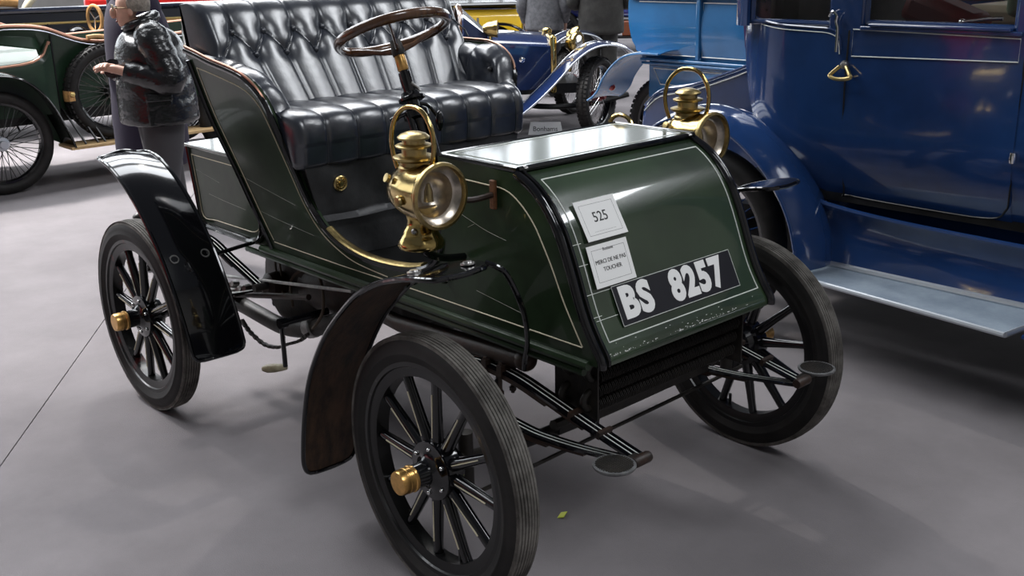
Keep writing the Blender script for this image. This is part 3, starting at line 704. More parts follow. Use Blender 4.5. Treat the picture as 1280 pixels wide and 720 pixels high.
# radiator of finned tubes
rad = M(); rad.box((1.985, 0, .60), (.02, .64, .19)); rad.box((2.06, -.335, .585), (.17, .006, .20)); rad.box((2.06, .335, .585), (.17, .006, .20))
rad = rad.build('radiator', 'iron', car, label='black radiator of finned tubes under the hood')
k = M(); k.tube([(0, -.32, 0), (0, .32, 0)], .009, 8)
for i in range(88):
    y = -.315+.63*i/87; k.lathe([(.009, -.0008), (.0215, -.0012), (.0215, .0012), (.009, .0008)], (0, y, 0), (0, 1, .06*(-1)**i), 9, closed=True)
mat('fin', (.012, .0095, .0075), .6, var=.4, vscale=30)
ft = k.mesh('finned_tube', 'fin', 30)
for x in (2.13, 2.075, 2.02):
    for z in (.668, .622, .576, .530): link('finned_tube', ft, rad, (x-(.668-z)*.15, 0, z))
for s in (-1, 1):
    for x in (2.13, 2.045):
        for z in (.645, .553):
            k = M(); xx = x-(.668-z)*.15; k.tube(spl([(xx+.003, s*.315, z+.023), (xx, s*.345, z+.023), (xx, s*.362, z), (xx, s*.345, z-.023), (xx-.003, s*.315, z-.023)], 5), .0105, 10); k.build('return_bend', 'iron', rad)
# engine and gearbox
k = M(); k.lathe([(0, -.09), (.15, -.09), (.185, -.07), (.19, -.05), (.19, .05), (.185, .07), (.15, .09), (0, .09)], (.32, -.17, .49), (0, 1, 0), 34); eng = k.build('engine', 'iron', car, 30)
k = M(); k.lathe([(0, 0), (.10, 0), (.11, .02), (.11, .36), (.08, .40), (0, .40)], (.42, -.16, .50), (1, 0, .05), 24); k.build('cylinder', 'rust_brown', eng)
k = M(); k.box((.55, .10, .51), (.95, .34, .26)); k.build('gearbox', 'iron', eng, bevel=.03)
k = M(); k.box((.95, -.10, .56), (.34, .30, .16)); k.build('sump', 'iron', eng, bevel=.02)
k = M(); k.lathe([(0, 0), (.045, 0), (.05, .01), (.05, .07), (.03, .09), (0, .09)], (.32, -.26, .50), (0, -1, 0), 18); k.build('crank_cover', 'rust_brown', eng)
for i in range(8):
    t = 2*PI*i/8; k = M(); k.lathe([(0, 0), (.012, 0), (.012, .012), (0, .014)], (.32+.155*math.cos(t), -.245, .49+.155*math.sin(t)), (0, -1, 0), 6); k.build('engine_bolt', 'iron', eng)
k = M(); k.lathe([(0, -.03), (.19, -.03), (.20, -.02), (.20, .02), (.19, .03), (0, .03)], (.62, .16, .45), (0, 1, 0), 32); k.build('flywheel', 'iron', eng)
k = M(); k.lathe([(0, 0), (.05, 0), (.06, .015), (.06, .10), (.03, .12), (0, .12)], (.70, -.24, .55), (0, 1, 0), 20); k.build('carburettor', 'rust_brown', eng)
k = M(); k.tube(spl([(-.12, -.30, .35), (.126, -.30, .335), (.323, -.30, .325), (.48, -.30, .345), (.637, -.30, .395), (.868, -.30, .49), (1.0, -.28, .52)], 6), .034, 14); k.build('exhaust_pipe', 'iron', eng)
k = M(); k.lathe([(.036, 0), (.044, .004), (.044, .05), (.036, .054)], (.56, -.30, .372), (.9, 0, .35), 14); k.build('pipe_joint', 'steel', eng)
k = M(); k.tube(spl([(.078, -.4, .505), (.4, -.4, .555), (1.034, -.4, .65)], 3), .0065, 8); k.build('brake_rod', 'steel', car)
k = M(); k.tube([(.05, -.38, .415), (.707, -.38, .55)], .012, 8); k.build('torque_rod', 'rust_brown', car)
k = M(); k.tube(spl([(.55, -.36, .47), (.50, -.33, .56), (.58, -.30, .62), (.70, -.32, .60), (.75, -.35, .50), (.70, -.37, .42)], 6), .006, 6); k.tube(spl([(.28, -.27, .66), (.30, -.28, .56), (.33, -.29, .50), (.40, -.30, .46)], 5), .0045, 6); k.tube(spl([(.28, -.27, .66), (.33, -.28, .60), (.36, -.29, .50)], 5), .0045, 6); k.build('wiring', 'wire', eng)
k = M()
for i in range(9): k.lathe([(0, 0), (.012+.006*(i % 2), 0), (.012, .03), (0, .03)], (.02+.03*i, -.34, .44+.01*(i % 3)), (.3*(i % 2), -1, .2), 8)
k.build('oiler_fittings', 'steel', eng)
k = M(); pts = spl([(.10, -.35, .30), (.16, -.35, .265), (.27, -.35, .24), (.38, -.35, .255), (.467, -.35, .292), (.56, -.35, .33), (.627, -.35, .374)], 6)
for i, p in enumerate(pts[:-1]):
    k.box((p+pts[i+1])/2, (.018, .010 if i % 2 else .016, .012), Matrix.Rotation(-math.atan2(pts[i+1].z-p.z, pts[i+1].x-p.x), 3, 'Y'))
k.build('drive_chain', 'iron', car)
# starting crank
k = M(); k.tube([(.70, -.30, .475), (.70, -.50, .475)], .014, 10); k.lathe([(0, 0), (.02, 0), (.02, .03), (0, .03)], (.70, -.48, .475), (0, -1, 0), 12); k.tube([(.70, -.50, .475), (.70, -.50, .305)], .0095, 8); ck = k.build('starting_crank', 'black_gloss', car)
k = M(); k.lathe([(0, 0), (.010, 0), (.0135, .02), (.017, .05), (.016, .08), (.009, .098), (0, .10)], (.70, -.495, .300), (-.75, -.55, -.12), 14); k.build('crank_grip', 'grip', ck, label='worn brass crank grip')
# ------------------------------------------------------------------ other cars
mat('navy', (.011, .036, .120), .16, coat=1, var=.25, vscale=1.5, coat_r=.06, bump=.008, bscale=4)
mat('sky_blue', (.020, .125, .30), .2, coat=1, var=.15, vscale=2, coat_r=.05)
mat('mid_navy', (.008, .018, .065), .18, coat=1, var=.2, vscale=3)
mat('far_blue', (.014, .022, .16), .3, coat=1)
mat('yellow', (.85, .53, .012), .3, coat=1)
mat('red_paint', (.55, .012, .008), .3, coat=1)
mat('green_old', (.013, .034, .017), .35, coat=.25, var=.3, vscale=4)
mat('copper_trim', (.42, .22, .15), .35, .6)
mat('dark_navy', (.006, .009, .020), .2, coat=1)
mat('tan_leather', (.50, .27, .10), .5, var=.3, vscale=8)
mat('tan_strap', (.55, .30, .11), .5, var=.3, vscale=30)
mat('board_rubber', (.16, .20, .25), .55, col2=(.24, .29, .34), vscale=7, bump=.05, bscale=80, spec=.5)
mat('aluminium', (.55, .58, .62), .35, .8)
mat('interior_dark', (.03, .025, .022), .8, var=.4, vscale=6)
mat('interior_red', (.11, .012, .012), .6)
mat('interior_green', (.30, .45, .28), .7)
mat('interior_cream', (.60, .52, .36), .7)
mat('interior_brown', (.10, .055, .03), .5)
mat('red_glass', (.30, .010, .008), .15, coat=1)
mat('brown_box', (.16, .045, .018), .45)
mat('gold_line', (.70, .52, .20), .35, .6)
mat('red_hub', (.14, .012, .014), .4)
def wire_wheel(parent, c, R, rz, W=.055, spoke_m='chrome', tread=True, hub_m='chrome', nsp=40):
    k = M(); k.lathe([(R*.74, -.03), (R*.78, -.036), (R*.79, 0), (R*.78, .036), (R*.74, .03), (R*.72, 0)], ax=(0, 1, 0), seg=48, closed=True); w_ = k.build('wheel', 'black_gloss', parent, 40, c, (0, 0, rz))
    k = M(); n = 14; k.lathe([(R*.875+R*.125*math.cos(2*PI*i/n), W*math.sin(2*PI*i/n)) for i in range(n)], ax=(0, 1, 0), seg=56, closed=True); k.build('tyre', 'rubber', w_, 60)
    if tread:
        k = M()
        for i in range(56):
            t = 2*PI*i/56; Rm = Matrix.Rotation(-t, 3, 'Y')
            for j, y in enumerate((-.6, 0, .6)): k.box(Rm @ V((0, W*y, R*(.995 if y == 0 else .975))), (R*.07, W*.42, R*.03), Rm)
        k.build('tread_blocks', 'rubber', w_, 0)['kind'] = 'stuff'
    k = M(); k.lathe([(0, -.09), (.03, -.09), (.034, -.08), (.034, -.05), (.055, -.045), (.055, .04), (.03, .05), (0, .05)], ax=(0, 1, 0), seg=20); k.build('hub', hub_m, w_)
    k = M()
    for i in range(nsp):
        t = 2*PI*i/nsp; u = t+(.35 if i % 2 else -.35); h = -.045 if i % 4 < 2 else .03
        k.tube([(.05*math.cos(u), h, .05*math.sin(u)), (R*.745*math.cos(t), 0, R*.745*math.sin(t))], .0028, 4)
    k.build('wire_spokes', spoke_m, w_)['kind'] = 'stuff'
    return w_
def curved_fender(parent, prof, y0, y1, m_, crown=.03, name='fender', bead=None, swap=False, th=.006):
    pts = spl([(x, 0, z) for x, z in prof], 6); n = len(pts); k = M(); P = []
    for i, p in enumerate(pts):
        t = (pts[min(i+1, n-1)]-pts[max(i-1, 0)]).normalized(); nn = V((-t.z, 0, t.x))
        if nn.z < 0 and abs(nn.z) > .05: nn = -nn
        row = []
        for j in range(11):
            y = lerp(y0, y1, j/10); q_ = V((p.x, y, p.z))+nn*(crown*(math.sin(PI*j/10)))
            row.append(V((q_.y, q_.x, q_.z)) if swap else q_)
        P.append(row)
    k.sheet(P, th); f = k.build(name, m_, parent, 50)
    if bead:
        for j in (0, 10):
            kk = M(); kk.tube([r[j] for r in P], .009, 8); kk.build('edge_bead', bead, f)
    return f

# ---- dark blue limousine
limo = thing('limousine', 'large dark blue vintage limousine with grey running board beside the green runabout', 'car', (2.0, 2.5, 0))
LO = V((-2.0, -2.5, 0))
def lb(k, name, m_, parent=None, smooth=40, **kw):
    p = parent or limo; o = k.build(name, m_, p, smooth, **kw)
    if p is limo: o.location = LO
    return o
botl = [(.965, 1.60), (.975, 1.45), (.99, 1.32), (1.03, 1.20), (1.09, 1.07), (1.16, .95), (1.24, .86), (1.34, .785), (1.46, .725), (1.60, .69), (1.85, .675), (2.4, .665), (3.3, .66)]
def yl(z): return 1.755+.10*max(0, (.98-z)/.32)**2+.012*max(0, z-1.0)
def lside(x0, x1, n, off=0, z1=1.425, zlo=None):
    P = []
    for i in range(n+1):
        x = lerp(x0, x1, (i/n)**1.5 if x0 < 1 else i/n); a = max(interp(botl, x), zlo or 0)
        rear = .16*max(0, (1.30-x)/.34)**2.2
        P.append([V((x, yl(z)+rear-off, z)) for z in [lerp(a, z1, j/16) for j in range(17)]])
    return P
k = M(); P = lside(.968, 3.2, 60); k.sheet(P, -.02)
body = lb(k, 'body_side', 'navy', smooth=60, label='deep blue painted body side')
k = M(); k.sheet([[V((p.x, 5.10-p.y, p.z)) for p in r] for r in P], .02); lb(k, 'body_side', 'navy', smooth=60)
k = M(); P2 = []
for i in range(13):
    t = i/12; y = lerp(1.90, 3.20, t); b = .03*math.sin(PI*t); P2.append([V((x-b, y, z)) for x, z in [(.985, 1.60), (.985, 1.45), (1.0, 1.32), (1.04, 1.20), (1.10, 1.07), (1.17, .95), (1.26, .86), (1.40, .76)]])
k.sheet(P2, .02); lb(k, 'rear_panel', 'navy', smooth=60)
k = M(); k.box((2.1, 2.55, .70), (2.2, 1.45, .05)); lb(k, 'underfloor', 'black_satin')
k = M(); k.box((2.15, 1.90, .56), (1.7, .02, .34)); lb(k, 'gap_shade_backing', 'navy')  # added backing behind the apron, darkens the gap and the underside
k = M(); k.box((2.5, 2.55, .40), (3.4, 1.25, .08)); lb(k, 'added_shade_pan', 'black_satin')  # added pan that keeps light off the floor under the limousine
k = M(); k.box((2.5, 3.30, .45), (2.2, .04, .26)); lb(k, 'far_light_stop', 'navy')  # added on the far side to stop light leaking underneath
k = M(); k.sheet(lside(1.605, 2.335, 24, .003, 1.42, .705), -.004); door = lb(k, 'cabin_door', 'navy', smooth=60)
k = M(); k.tube(spl([(1.605, yl(1.4)-.003, 1.42), (1.605, yl(1.1)-.003, 1.1), (1.605, yl(.75)-.003, .74), (1.63, yl(.71)-.003, .708), (2.0, yl(.71)-.003, .702), (2.24, yl(.71)-.003, .708), (2.31, yl(.75)-.003, .75), (2.335, yl(.85)-.003, .86), (2.335, yl(1.4)-.003, 1.42)], 6), .004, 6); k.build('door_seam', 'black_satin', door)
k = M(); k.tube([(x, yl(1.3)-.006, z) for x, z in ((1.625, 1.425), (1.625, 1.315), (2.315, 1.330), (2.315, 1.415))], .0022, 6, closed=True); k.build('pinstripe', 'white_line', door)
# belt mouldings and quarter lining
k = M(); k.box((1.99, yl(1.43)-.004, 1.432), (.66, .03, .016)); k.box((1.99, yl(1.43)-.012, 1.445), (.58, .03, .012)); k.build('window_sill', 'navy', door, bevel=.004)
for d, r in ((0, .0022), (.018, .005)):
    k = M(); q_ = [(.985, 1.60), (1.005, 1.52), (1.05, 1.465), (1.12, 1.435), (1.25, 1.415), (1.42, 1.408), (1.50, 1.405), (1.545, 1.39), (1.56, 1.36), (1.565, 1.32)]
    k.tube(spl([(x+d*.3, yl(1.4)-.002+.16*max(0, (1.30-x-d*.3)/.34)**2.2, z+d) for x, z in q_], 5), r, 6); lb(k, 'pinstripe', 'white_line' if d == 0 else 'navy')
# pillars, window frames, roof
for x0, x1 in ((1.50, 1.665), (2.285, 2.42), (3.05, 3.2)):
    k = M(); k.box(((x0+x1)/2, 1.785, 1.78), (x1-x0, .05, .74)); lb(k, 'door_pillar', 'navy', bevel=.012)
k = M(); P = []
for i in range(9):
    a = PI*.5*i/8; P.append([V((.985+.11*(1-math.cos(a))*1.0, 1.90-.13*math.sin(a), z)) for z in [1.42+.74*j/6 for j in range(7)]])
k.sheet(P, .02); lb(k, 'rear_pillar', 'navy', smooth=60)
k = M(); k.box((2.08, 2.55, 2.16), (2.24, 1.66, .06)); lb(k, 'roof', 'black_satin', bevel=.02)
for x0, x1, z0, nm in ((1.10, 1.52, 1.44, 'quarter_window'), (1.665, 2.285, 1.45, 'door_window'), (2.42, 3.05, 1.44, 'front_window')):
    k = M(); k.box(((x0+x1)/2, 1.80, (z0+2.12)/2), (x1-x0, .006, 2.12-z0)); wn = lb(k, nm, 'wall_glass')
    k = M()
    for a, b in (((x0, z0), (x1, z0)), ((x0, z0), (x0, 2.1)), ((x1, z0), (x1, 2.1))): k.tube([(a[0], 1.785, a[1]), (b[0], 1.785, b[1])], .013, 8)
    k.build('window_frame', 'navy', wn)
# cabin interior seen through the panes
k = M(); k.box((1.32, 2.5, 1.15), (.36, 1.2, .40)); k.box((1.16, 2.5, 1.50), (.14, 1.2, .62)); lb(k, 'cabin_seat', 'interior_dark', bevel=.05)
k = M(); k.box((2.0, 2.75, 1.44), (.55, .5, .10)); lb(k, 'rear_tray', 'interior_cream', bevel=.03)
k = M(); k.box((1.80, 2.2, 1.455), (.34, .20, .14), Matrix.Rotation(.35, 3, 'Y')); lb(k, 'cushion', 'interior_red', bevel=.04)
k = M(); k.box((2.07, 2.45, 1.53), (.22, .16, .16), Matrix.Rotation(.3, 3, 'Z')); lb(k, 'folded_rug', 'interior_green', bevel=.03)
k = M(); k.tube([(1.50, 1.86, 1.44), (1.485, 1.87, 2.0)], .016, 8); lb(k, 'grab_strap', 'tan_leather')
k = M(); k.tube([(2.05, 1.845, 1.462), (2.13, 1.845, 1.475), (2.20, 1.845, 1.48)], .008, 8); k.ball((2.04, 1.845, 1.46), .014); lb(k, 'window_winder', 'chrome')
# door handle
k = M(); k.lathe([(0, 0), (.018, 0), (.020, .008), (.015, .020), (0, .024)], (1.60, yl(1.27)-.004, 1.278), (0, -1, 0), 16); hd = k.build('door_handle', 'steel', door)
k = M(); k.tube(spl([(1.585, 1.735, 1.272), (1.56, 1.72, 1.245), (1.552, 1.715, 1.232), (1.575, 1.71, 1.224), (1.60, 1.71, 1.222), (1.628, 1.71, 1.224), (1.65, 1.715, 1.232), (1.64, 1.72, 1.245), (1.615, 1.735, 1.272)], 5), .0085, 8); hd2 = k.build('handle_loop', 'brass_dull', door)
k = M(); k.lathe([(0, -.02), (.012, -.02), (.014, 0), (.012, .02), (0, .02)], (2.34, yl(.97)-.012, .975), (0, 0, 1), 12); k.build('door_hinge', 'chrome', door)
k = M(); k.tube(spl([(1.515, 1.745, 1.475), (1.535, 1.735, 1.495), (1.555, 1.735, 1.48), (1.55, 1.74, 1.455), (1.556, 1.745, 1.42), (1.556, 1.745, 1.33)], 5), .007, 8); lb(k, 'landau_iron', 'chrome')
# apron, board
k = M(); P = []
for i in range(41):
    t = i/40; x = lerp(1.36, 2.9, t); zt = interp([(1.36, .73), (1.46, .685), (1.60, .655), (2.0, .632), (3.0, .62)], x); xb = lerp(1.49, 2.9, t); row = []
    for j in range(11):
        u = j/10; row.append(V((lerp(x, xb, u), 1.775+.05*math.sin(PI*u)*.6-.02*u, lerp(zt, .405, u))))
    P.append(row)
k.sheet(P, .01); ap = lb(k, 'apron', 'navy', smooth=60)
k = M(); k.tube(spl([(x, 1.766, z+.004) for x, z in ((1.36, .733), (1.46, .688), (1.60, .657), (2.0, .634), (2.9, .622))], 5), .012, 8); k.build('apron_bead', 'navy', ap)
k = M(); out = [(1.495, 1.765), (1.515, 1.535), (1.71, 1.515), (2.52, 1.43), (2.56, 1.76)]
k.prism(out, lambda a, b, d: V((a, b, d)), .378, .396); rbd = lb(k, 'running_board', 'board_rubber', bevel=.003, label='grey rubber covered running board')
k = M(); e = [(1.71, 1.512), (2.52, 1.427), (2.565, 1.765)]; 
for a, b in zip([out[1]]+e, e): k.tube([(a[0], a[1], .389), (b[0], b[1], .389)], .011, 8)
k.build('board_edge', 'aluminium', rbd)
k = M(); k.tube([(1.50, 1.757, .402), (2.56, 1.752, .402)], .016, 8); k.build('board_edge', 'aluminium', rbd)
k = M(); P = []
for i in range(10):
    t = i/9; P.append([V((2.575+.30*t, lerp(1.44, 1.40, t), .385+.16*t*t)), V((2.575+.30*t, 1.76, .395+.16*t*t))])
k.sheet(P, .012); lb(k, 'front_fender', 'navy')
f = curved_fender(limo, [(1.56, .40), (1.545, .50), (1.50, .64), (1.41, .78), (1.28, .90), (1.13, .985), (.98, 1.02), (.84, 1.0), (.70, .93), (.58, .81), (.50, .66)], 1.54, 1.86, 'navy', .045, 'rear_fender', 'navy'); f.location = LO
wire_wheel(limo, V((.98, 1.66, .44))+LO, .44, 0, .06, 'navy', False)
wire_wheel(limo, V((.98, 3.35, .44))+LO, .44, PI, .06, 'navy', False)
wire_wheel(limo, V((3.95, 1.66, .44))+LO, .44, 0, .06, 'navy', False)
wire_wheel(limo, V((3.95, 3.35, .44))+LO, .44, PI, .06, 'navy', False)
k = M(); prf = [(.09, .62), (.11, .80), (.14, .95), (.25, 1.035), (.46, 1.08), (.64, 1.14), (.80, 1.20), (1.02, 1.30), (1.25, 1.30), (1.25, .62)]
k.prism([(p.x, p.z) for p in spl([(a, 0, b) for a, b in prf[:8]], 4)]+prf[8:], lambda a, b, d: V((a, d, b)), 2.16, 3.0); tk = lb(k, 'rear_trunk', 'navy', bevel=.03)
for o_ in (0, .03):
    k = M(); k.tube(spl([(a+.006, 2.157, b-.012-o_) for a, b in prf[2:8]], 4), .0035 if o_ else .006, 6); k.build('pinstripe', 'white_line' if o_ else 'navy', tk)
k = M(); k.box((2.1, 1.95, .50), (4.0, .08, .12)); lb(k, 'chassis_rail', 'black_satin')
k = M(); k.box((2.1, 3.05, .50), (4.0, .08, .12)); lb(k, 'chassis_rail', 'black_satin')
k = M(); k.tube([(.98, 1.7, .44), (.98, 3.3, .44)], .05, 12); lb(k, 'rear_axle', 'black_satin')
k = M(); k.tube([(3.95, 1.7, .44), (3.95, 3.3, .44)], .04, 12); lb(k, 'front_axle', 'black_satin')
P = []; k = M()
for i in range(9):
    t = i/8; x = lerp(3.2, 4.35, t); hw = lerp(.62, .42, t); zt = lerp(1.36, 1.22, t); P.append([V((x, 2.55+hw*math.cos(a)*1.0, .62+(zt-.62)*min(1, 1.25*math.sin(a)))) for a in [PI*j/16 for j in range(17)]])
k.sheet(P, .02); lb(k, 'bonnet', 'navy', smooth=60)
k = M(); k.box((4.37, 2.55, .92), (.06, .78, .64)); lb(k, 'radiator_shell', 'chrome', bevel=.03)
f = curved_fender(limo, [(2.80, .50), (3.05, .66), (3.30, .83), (3.55, .96), (3.85, 1.02), (4.15, .96), (4.36, .82)], 1.48, 1.84, 'navy', .04, 'front_fender', 'navy'); f.location = LO

# ---- light blue car
lbc = thing('light_blue_car', 'light blue vintage car with white pinstriped panels and red tail light on its fender', 'car', (-1.0, 4.9, 0))
LB = V((1.0, -4.9, 0))
def pb(k, name, m_, parent=None, **kw):
    o = k.build(name, m_, parent or lbc, **kw)
    if not parent: o.location = LB
    return o
k = M(); P = []
for i in range(31):
    x = lerp(-1.83, 1.2, i/30); row = []
    for j in range(13):
        z = lerp(.93, 1.42, j/12); xx = max(x, interp([(.93, -1.64), (1.0, -1.72), (1.06, -1.765), (1.2, -1.80), (1.42, -1.83)], z)); row.append(V((xx, 4.2+.05*((1.15-z)/.3)**2, z)))
    P.append(row)
k.sheet(P, -.02); pb(k, 'body_panel', 'sky_blue', smooth=60)
k = M(); k.box((-.3, 4.98, 1.0), (2.6, 1.5, .75)); pb(k, 'body_core', 'sky_blue')
for x0, x1 in ((-1.60, -1.13), (-1.07, 1.0)):
    k = M(); k.tube([(x0, 4.212, .965), (x1, 4.212, .965), (x1, 4.215, 1.36), (x0-.1 if x0 < -1.5 else x0, 4.215, 1.36)], .004, 6, closed=x0 > -1.5)
    pb(k, 'pinstripe', 'white_line')
k = M(); k.box((-1.10, 4.196, 1.17), (.035, .02, .46)); pb(k, 'door_post', 'sky_blue', bevel=.006)
k = M(); k.box((-.25, 4.19, .925), (2.8, .04, .022)); k.box((-.25, 4.195, .895), (2.78, .04, .02)); pb(k, 'belt_moulding', 'sky_blue', bevel=.006)
k = M(); k.prism([(-1.58, .875), (1.1, .875), (1.1, .70), (-1.48, .70)], lambda a, b, d: V((a, d, b)), 4.215, 4.24); pb(k, 'valance', 'sky_blue')
k = M(); k.tube([(-1.54, 4.212, .855), (1.0, 4.212, .855), (1.0, 4.212, .735), (-1.47, 4.212, .735)], .004, 6, closed=True); pb(k, 'pinstripe', 'white_line')
k = M(); k.box((-.3, 4.9, 1.45), (3.1, 1.5, .07)); pb(k, 'folded_hood', 'black_satin', bevel=.03)
f = curved_fender(lbc, [(-1.30, .99), (-1.50, .985), (-1.66, .95), (-1.78, .87), (-1.87, .77), (-1.92, .68), (-1.98, .62), (-2.04, .585)], 3.98, 4.36, 'sky_blue', .02, 'rear_fender', 'sky_blue'); f.location = LB
for s_ in (.01, .33):
    k = M(); k.tube(spl([(x, 4.0+s_, z+.014) for x, z in ((-1.50, .985), (-1.66, .95), (-1.78, .87), (-1.87, .77), (-1.92, .68), (-1.98, .62), (-2.03, .59))], 5), .003, 6); k.build('pinstripe', 'white_line', f)
k = M(); k.ball((-1.945, 4.17, .685), .035, (.8, 1, 1), 14, 10); k.build('tail_light', 'red_glass', f, label='small round red tail light')
wire_wheel(lbc, V((-1.45, 4.32, .40))+LB, .40, 0, .06, 'chrome', True)
wire_wheel(lbc, V((-1.45, 5.55, .40))+LB, .40, PI, .06, 'chrome', True)
wire_wheel(lbc, V((1.3, 4.32, .40))+LB, .40, 0, .06, 'chrome', True)
wire_wheel(lbc, V((1.3, 5.55, .40))+LB, .40, PI, .06, 'chrome', True)
k = M(); k.box((-.1, 4.9, .60), (3.0, 1.1, .14)); pb(k, 'chassis', 'black_satin')
k = M()
k.tube([(-1.45, 4.35, .40), (-1.45, 5.5, .40)], .04, 10); pb(k, 'rear_axle', 'black_satin')

# ---- dark blue open tourer with the brass radiator
dbc = thing('open_tourer', 'dark blue open tourer with brass radiator shell and sweeping front fenders', 'car', (-4.53, 4.88, 0), .95)
DB = V((4.6, -5.98, 0))
def db(k, name, m_, parent=None, **kw):
    o = k.build(name, m_, parent or dbc, **kw)
    if not parent: o.location = DB
    return o
k = M(); P = []
for i in range(7):
    t = i/6; x = lerp(-4.65, -3.86, t); hw = lerp(.46, .40, t); zt = lerp(.99, .93, t)
    P.append([V((x, 5.98+a*hw, z)) for a, z in ((-1, .42), (-1, .75), (-1, zt-.10), (-.93, zt-.075), (-.5, zt-.03), (0, zt), (.5, zt-.03), (.93, zt-.075), (1, zt-.10), (1, .42))])
k.sheet(P, .02); hd = db(k, 'bonnet', 'mid_navy', smooth=35)
for z, dx in ((.845, 0), (.835, 0)):
    pass
k = M(); k.tube([(-4.65, 5.512, .885), (-3.88, 5.572, .825)], .009, 6); k.build('hinge_line', 'gold_line', hd)
k = M(); k.tube([(-4.60, 5.513, .84), (-4.15, 5.545, .80)], .005, 6); k.build('pinstripe', 'gold_line', hd)
k = M(); k.lathe([(0, 0), (.03, 0), (.03, .02), (.012, .03), (0, .03)], (-4.15, 5.555, .72), (0, -1, 0), 10); k.build('bonnet_catch', 'chrome', hd)
k = M(); k.box((-3.83, 5.98, .66), (.07, .86, .58)); db(k, 'radiator_shell', 'brass', bevel=.03)
k = M(); k.box((-3.79, 5.98, .64), (.02, .72, .46)); db(k, 'radiator_core', 'iron')
k = M(); k.lathe([(0, 0), (.05, 0), (.05, .03), (.03, .05), (0, .055)], (-3.83, 5.98, .945), (0, 0, 1), 16); db(k, 'radiator_cap', 'brass')
k = M(); k.box((-5.6, 5.98, .72), (1.35, 1.10, .56)); db(k, 'body_tub', 'mid_navy', bevel=.05)
k = M(); P = []
for i in range(7):
    t = i/6; x = lerp(-4.74, -4.50, t); P.append([V((x, 5.98+a*lerp(.56, .47, t), z)) for a, z in ((-1, .42), (-1, .85), (-.9, lerp(1.14, .95, t)), (0, lerp(1.22, 1.0, t)), (.9, lerp(1.14, .95, t)), (1, .85), (1, .42))])
k.sheet(P, .02); db(k, 'scuttle', 'mid_navy', smooth=30)
k = M(); k.tube([V((-4.74, 5.98, 1.0))+V((0, .50*math.cos(a), .235*math.sin(a))) for a in [2*PI*i/30 for i in range(30)]], .03, 8, closed=True, flat=.8); db(k, 'cowl_roll', 'wood_wheel')
wc = V((-4.98, 5.74, 1.09)); wx = V((.55, 0, .83)); 
k = M(); k.tube([wc+wx*(.19*math.cos(a))+V((0, .19*math.sin(a), 0)) for a in [2*PI*i/30 for i in range(30)]], .014, 8, closed=True); sw_ = db(k, 'steering_wheel', 'black_satin')
for a in (0, PI/2, PI, 1.5*PI):
    k = M(); k.tube([wc, wc+wx*(.18*math.cos(a))+V((0, .18*math.sin(a), 0))], .008, 6); k.build('spoke', 'aluminium', sw_)
k = M(); k.lathe([(0, -.02), (.05, -.02), (.055, 0), (.03, .02), (0, .03)], wc, (-.83, 0, .55), 14); k.build('wheel_hub', 'aluminium', sw_)
k = M(); k.lathe([(0, -.10), (.04, -.09), (.07, -.04), (.08, .03), (.085, .05), (.07, .055), (0, .05)], (-4.44, 5.50, 1.03), (1, -.2, 0), 18); la = db(k, 'side_lamp', 'brass')
k = M(); k.tube([(-4.46, 5.50, .98), (-4.46, 5.53, .86)], .018, 8); k.ball((-4.46, 5.52, .88), .035); k.build('lamp_stem', 'brass', la)
def headlamp(p, m1, m2, r, fn, d=(1, -.25, 0)):
    k = M(); k.lathe([(0, -r*.95), (r*.5, -r*.8), (r*.85, -r*.3), (r, .0), (r*1.06, .02), (r, .04)], p, d, 20); h = fn(k, 'headlamp', m1)
    k = M(); k.lathe([(r*.98, .025), (r*.6, .045), (0, .055)], p, d, 20); k.build('lens', m2, h); return h
headlamp((-3.60, 5.58, .86), 'brass', 'chrome', .115, db, (.8, -.6, .05))
headlamp((-3.45, 6.42, .86), 'brass', 'chrome', .115, db)
k = M(); k.tube([(-3.62, 5.60, .76), (-3.65, 5.66, .58)], .02, 8); db(k, 'lamp_bracket', 'brass')
for y0, y1 in ((4.98, 5.46), (6.50, 6.98)):
    f = curved_fender(dbc, [(-4.55, .10), (-4.35, .18), (-4.12, .34), (-3.90, .54), (-3.72, .73), (-3.55, .85), (-3.38, .885), (-3.20, .84), (-3.08, .74)], y0, y1, 'mid_navy', .02, 'front_fender', 'aluminium'); f.location = DB
for y, s_ in ((5.24, 0), (6.7, PI)):
    wire_wheel(dbc, V((-3.45, y, .38))+DB, .38, s_+.95, .065, 'chrome', True, 'red_hub')
    wire_wheel(dbc, V((-5.92, y, .40))+DB, .38, s_, .065, 'chrome', False, 'red_hub')
k = M(); k.tube([(-3.45, 5.3, .36), (-3.45, 6.6, .36)], .03, 8); db(k, 'front_axle', 'black_satin')
k = M(); k.tube(spl([(-4.5, 5.45, .38), (-4.0, 5.42, .27), (-3.5, 5.40, .28), (-3.1, 5.40, .36)], 5), .028, 8, flat=1.4); db(k, 'front_spring', 'black_satin')
k = M(); k.box((-4.8, 5.98, .42), (2.6, .8, .10)); db(k, 'chassis', 'black_satin')
# sign on the floor
k = M(); k.prism([(-.17, 0), (.17, 0), (.15, .12), (-.15, .12)], lambda a, b, d: V((a, d+b*.35, b)), -.006, .006); k.prism([(-.17, 0), (.17, 0), (.15, .12), (-.15, .12)], lambda a, b, d: V((a, .09+d-b*.40, b)), -.006, .006)
sg = k.build('floor_sign', 'paper', loc=(-3.62, 5.02, 0), rot=(0, 0, .72)); tag(sg, 'small grey tent card sign on the floor beside the dark blue tourer', 'sign')
me = text_mesh('Bonhams', .068); me.materials.append(MT['ink']); o = link('lettering', me, sg); o.matrix_local = frame((0, .012, .055), (1, 0, 0), (0, .35, 1))

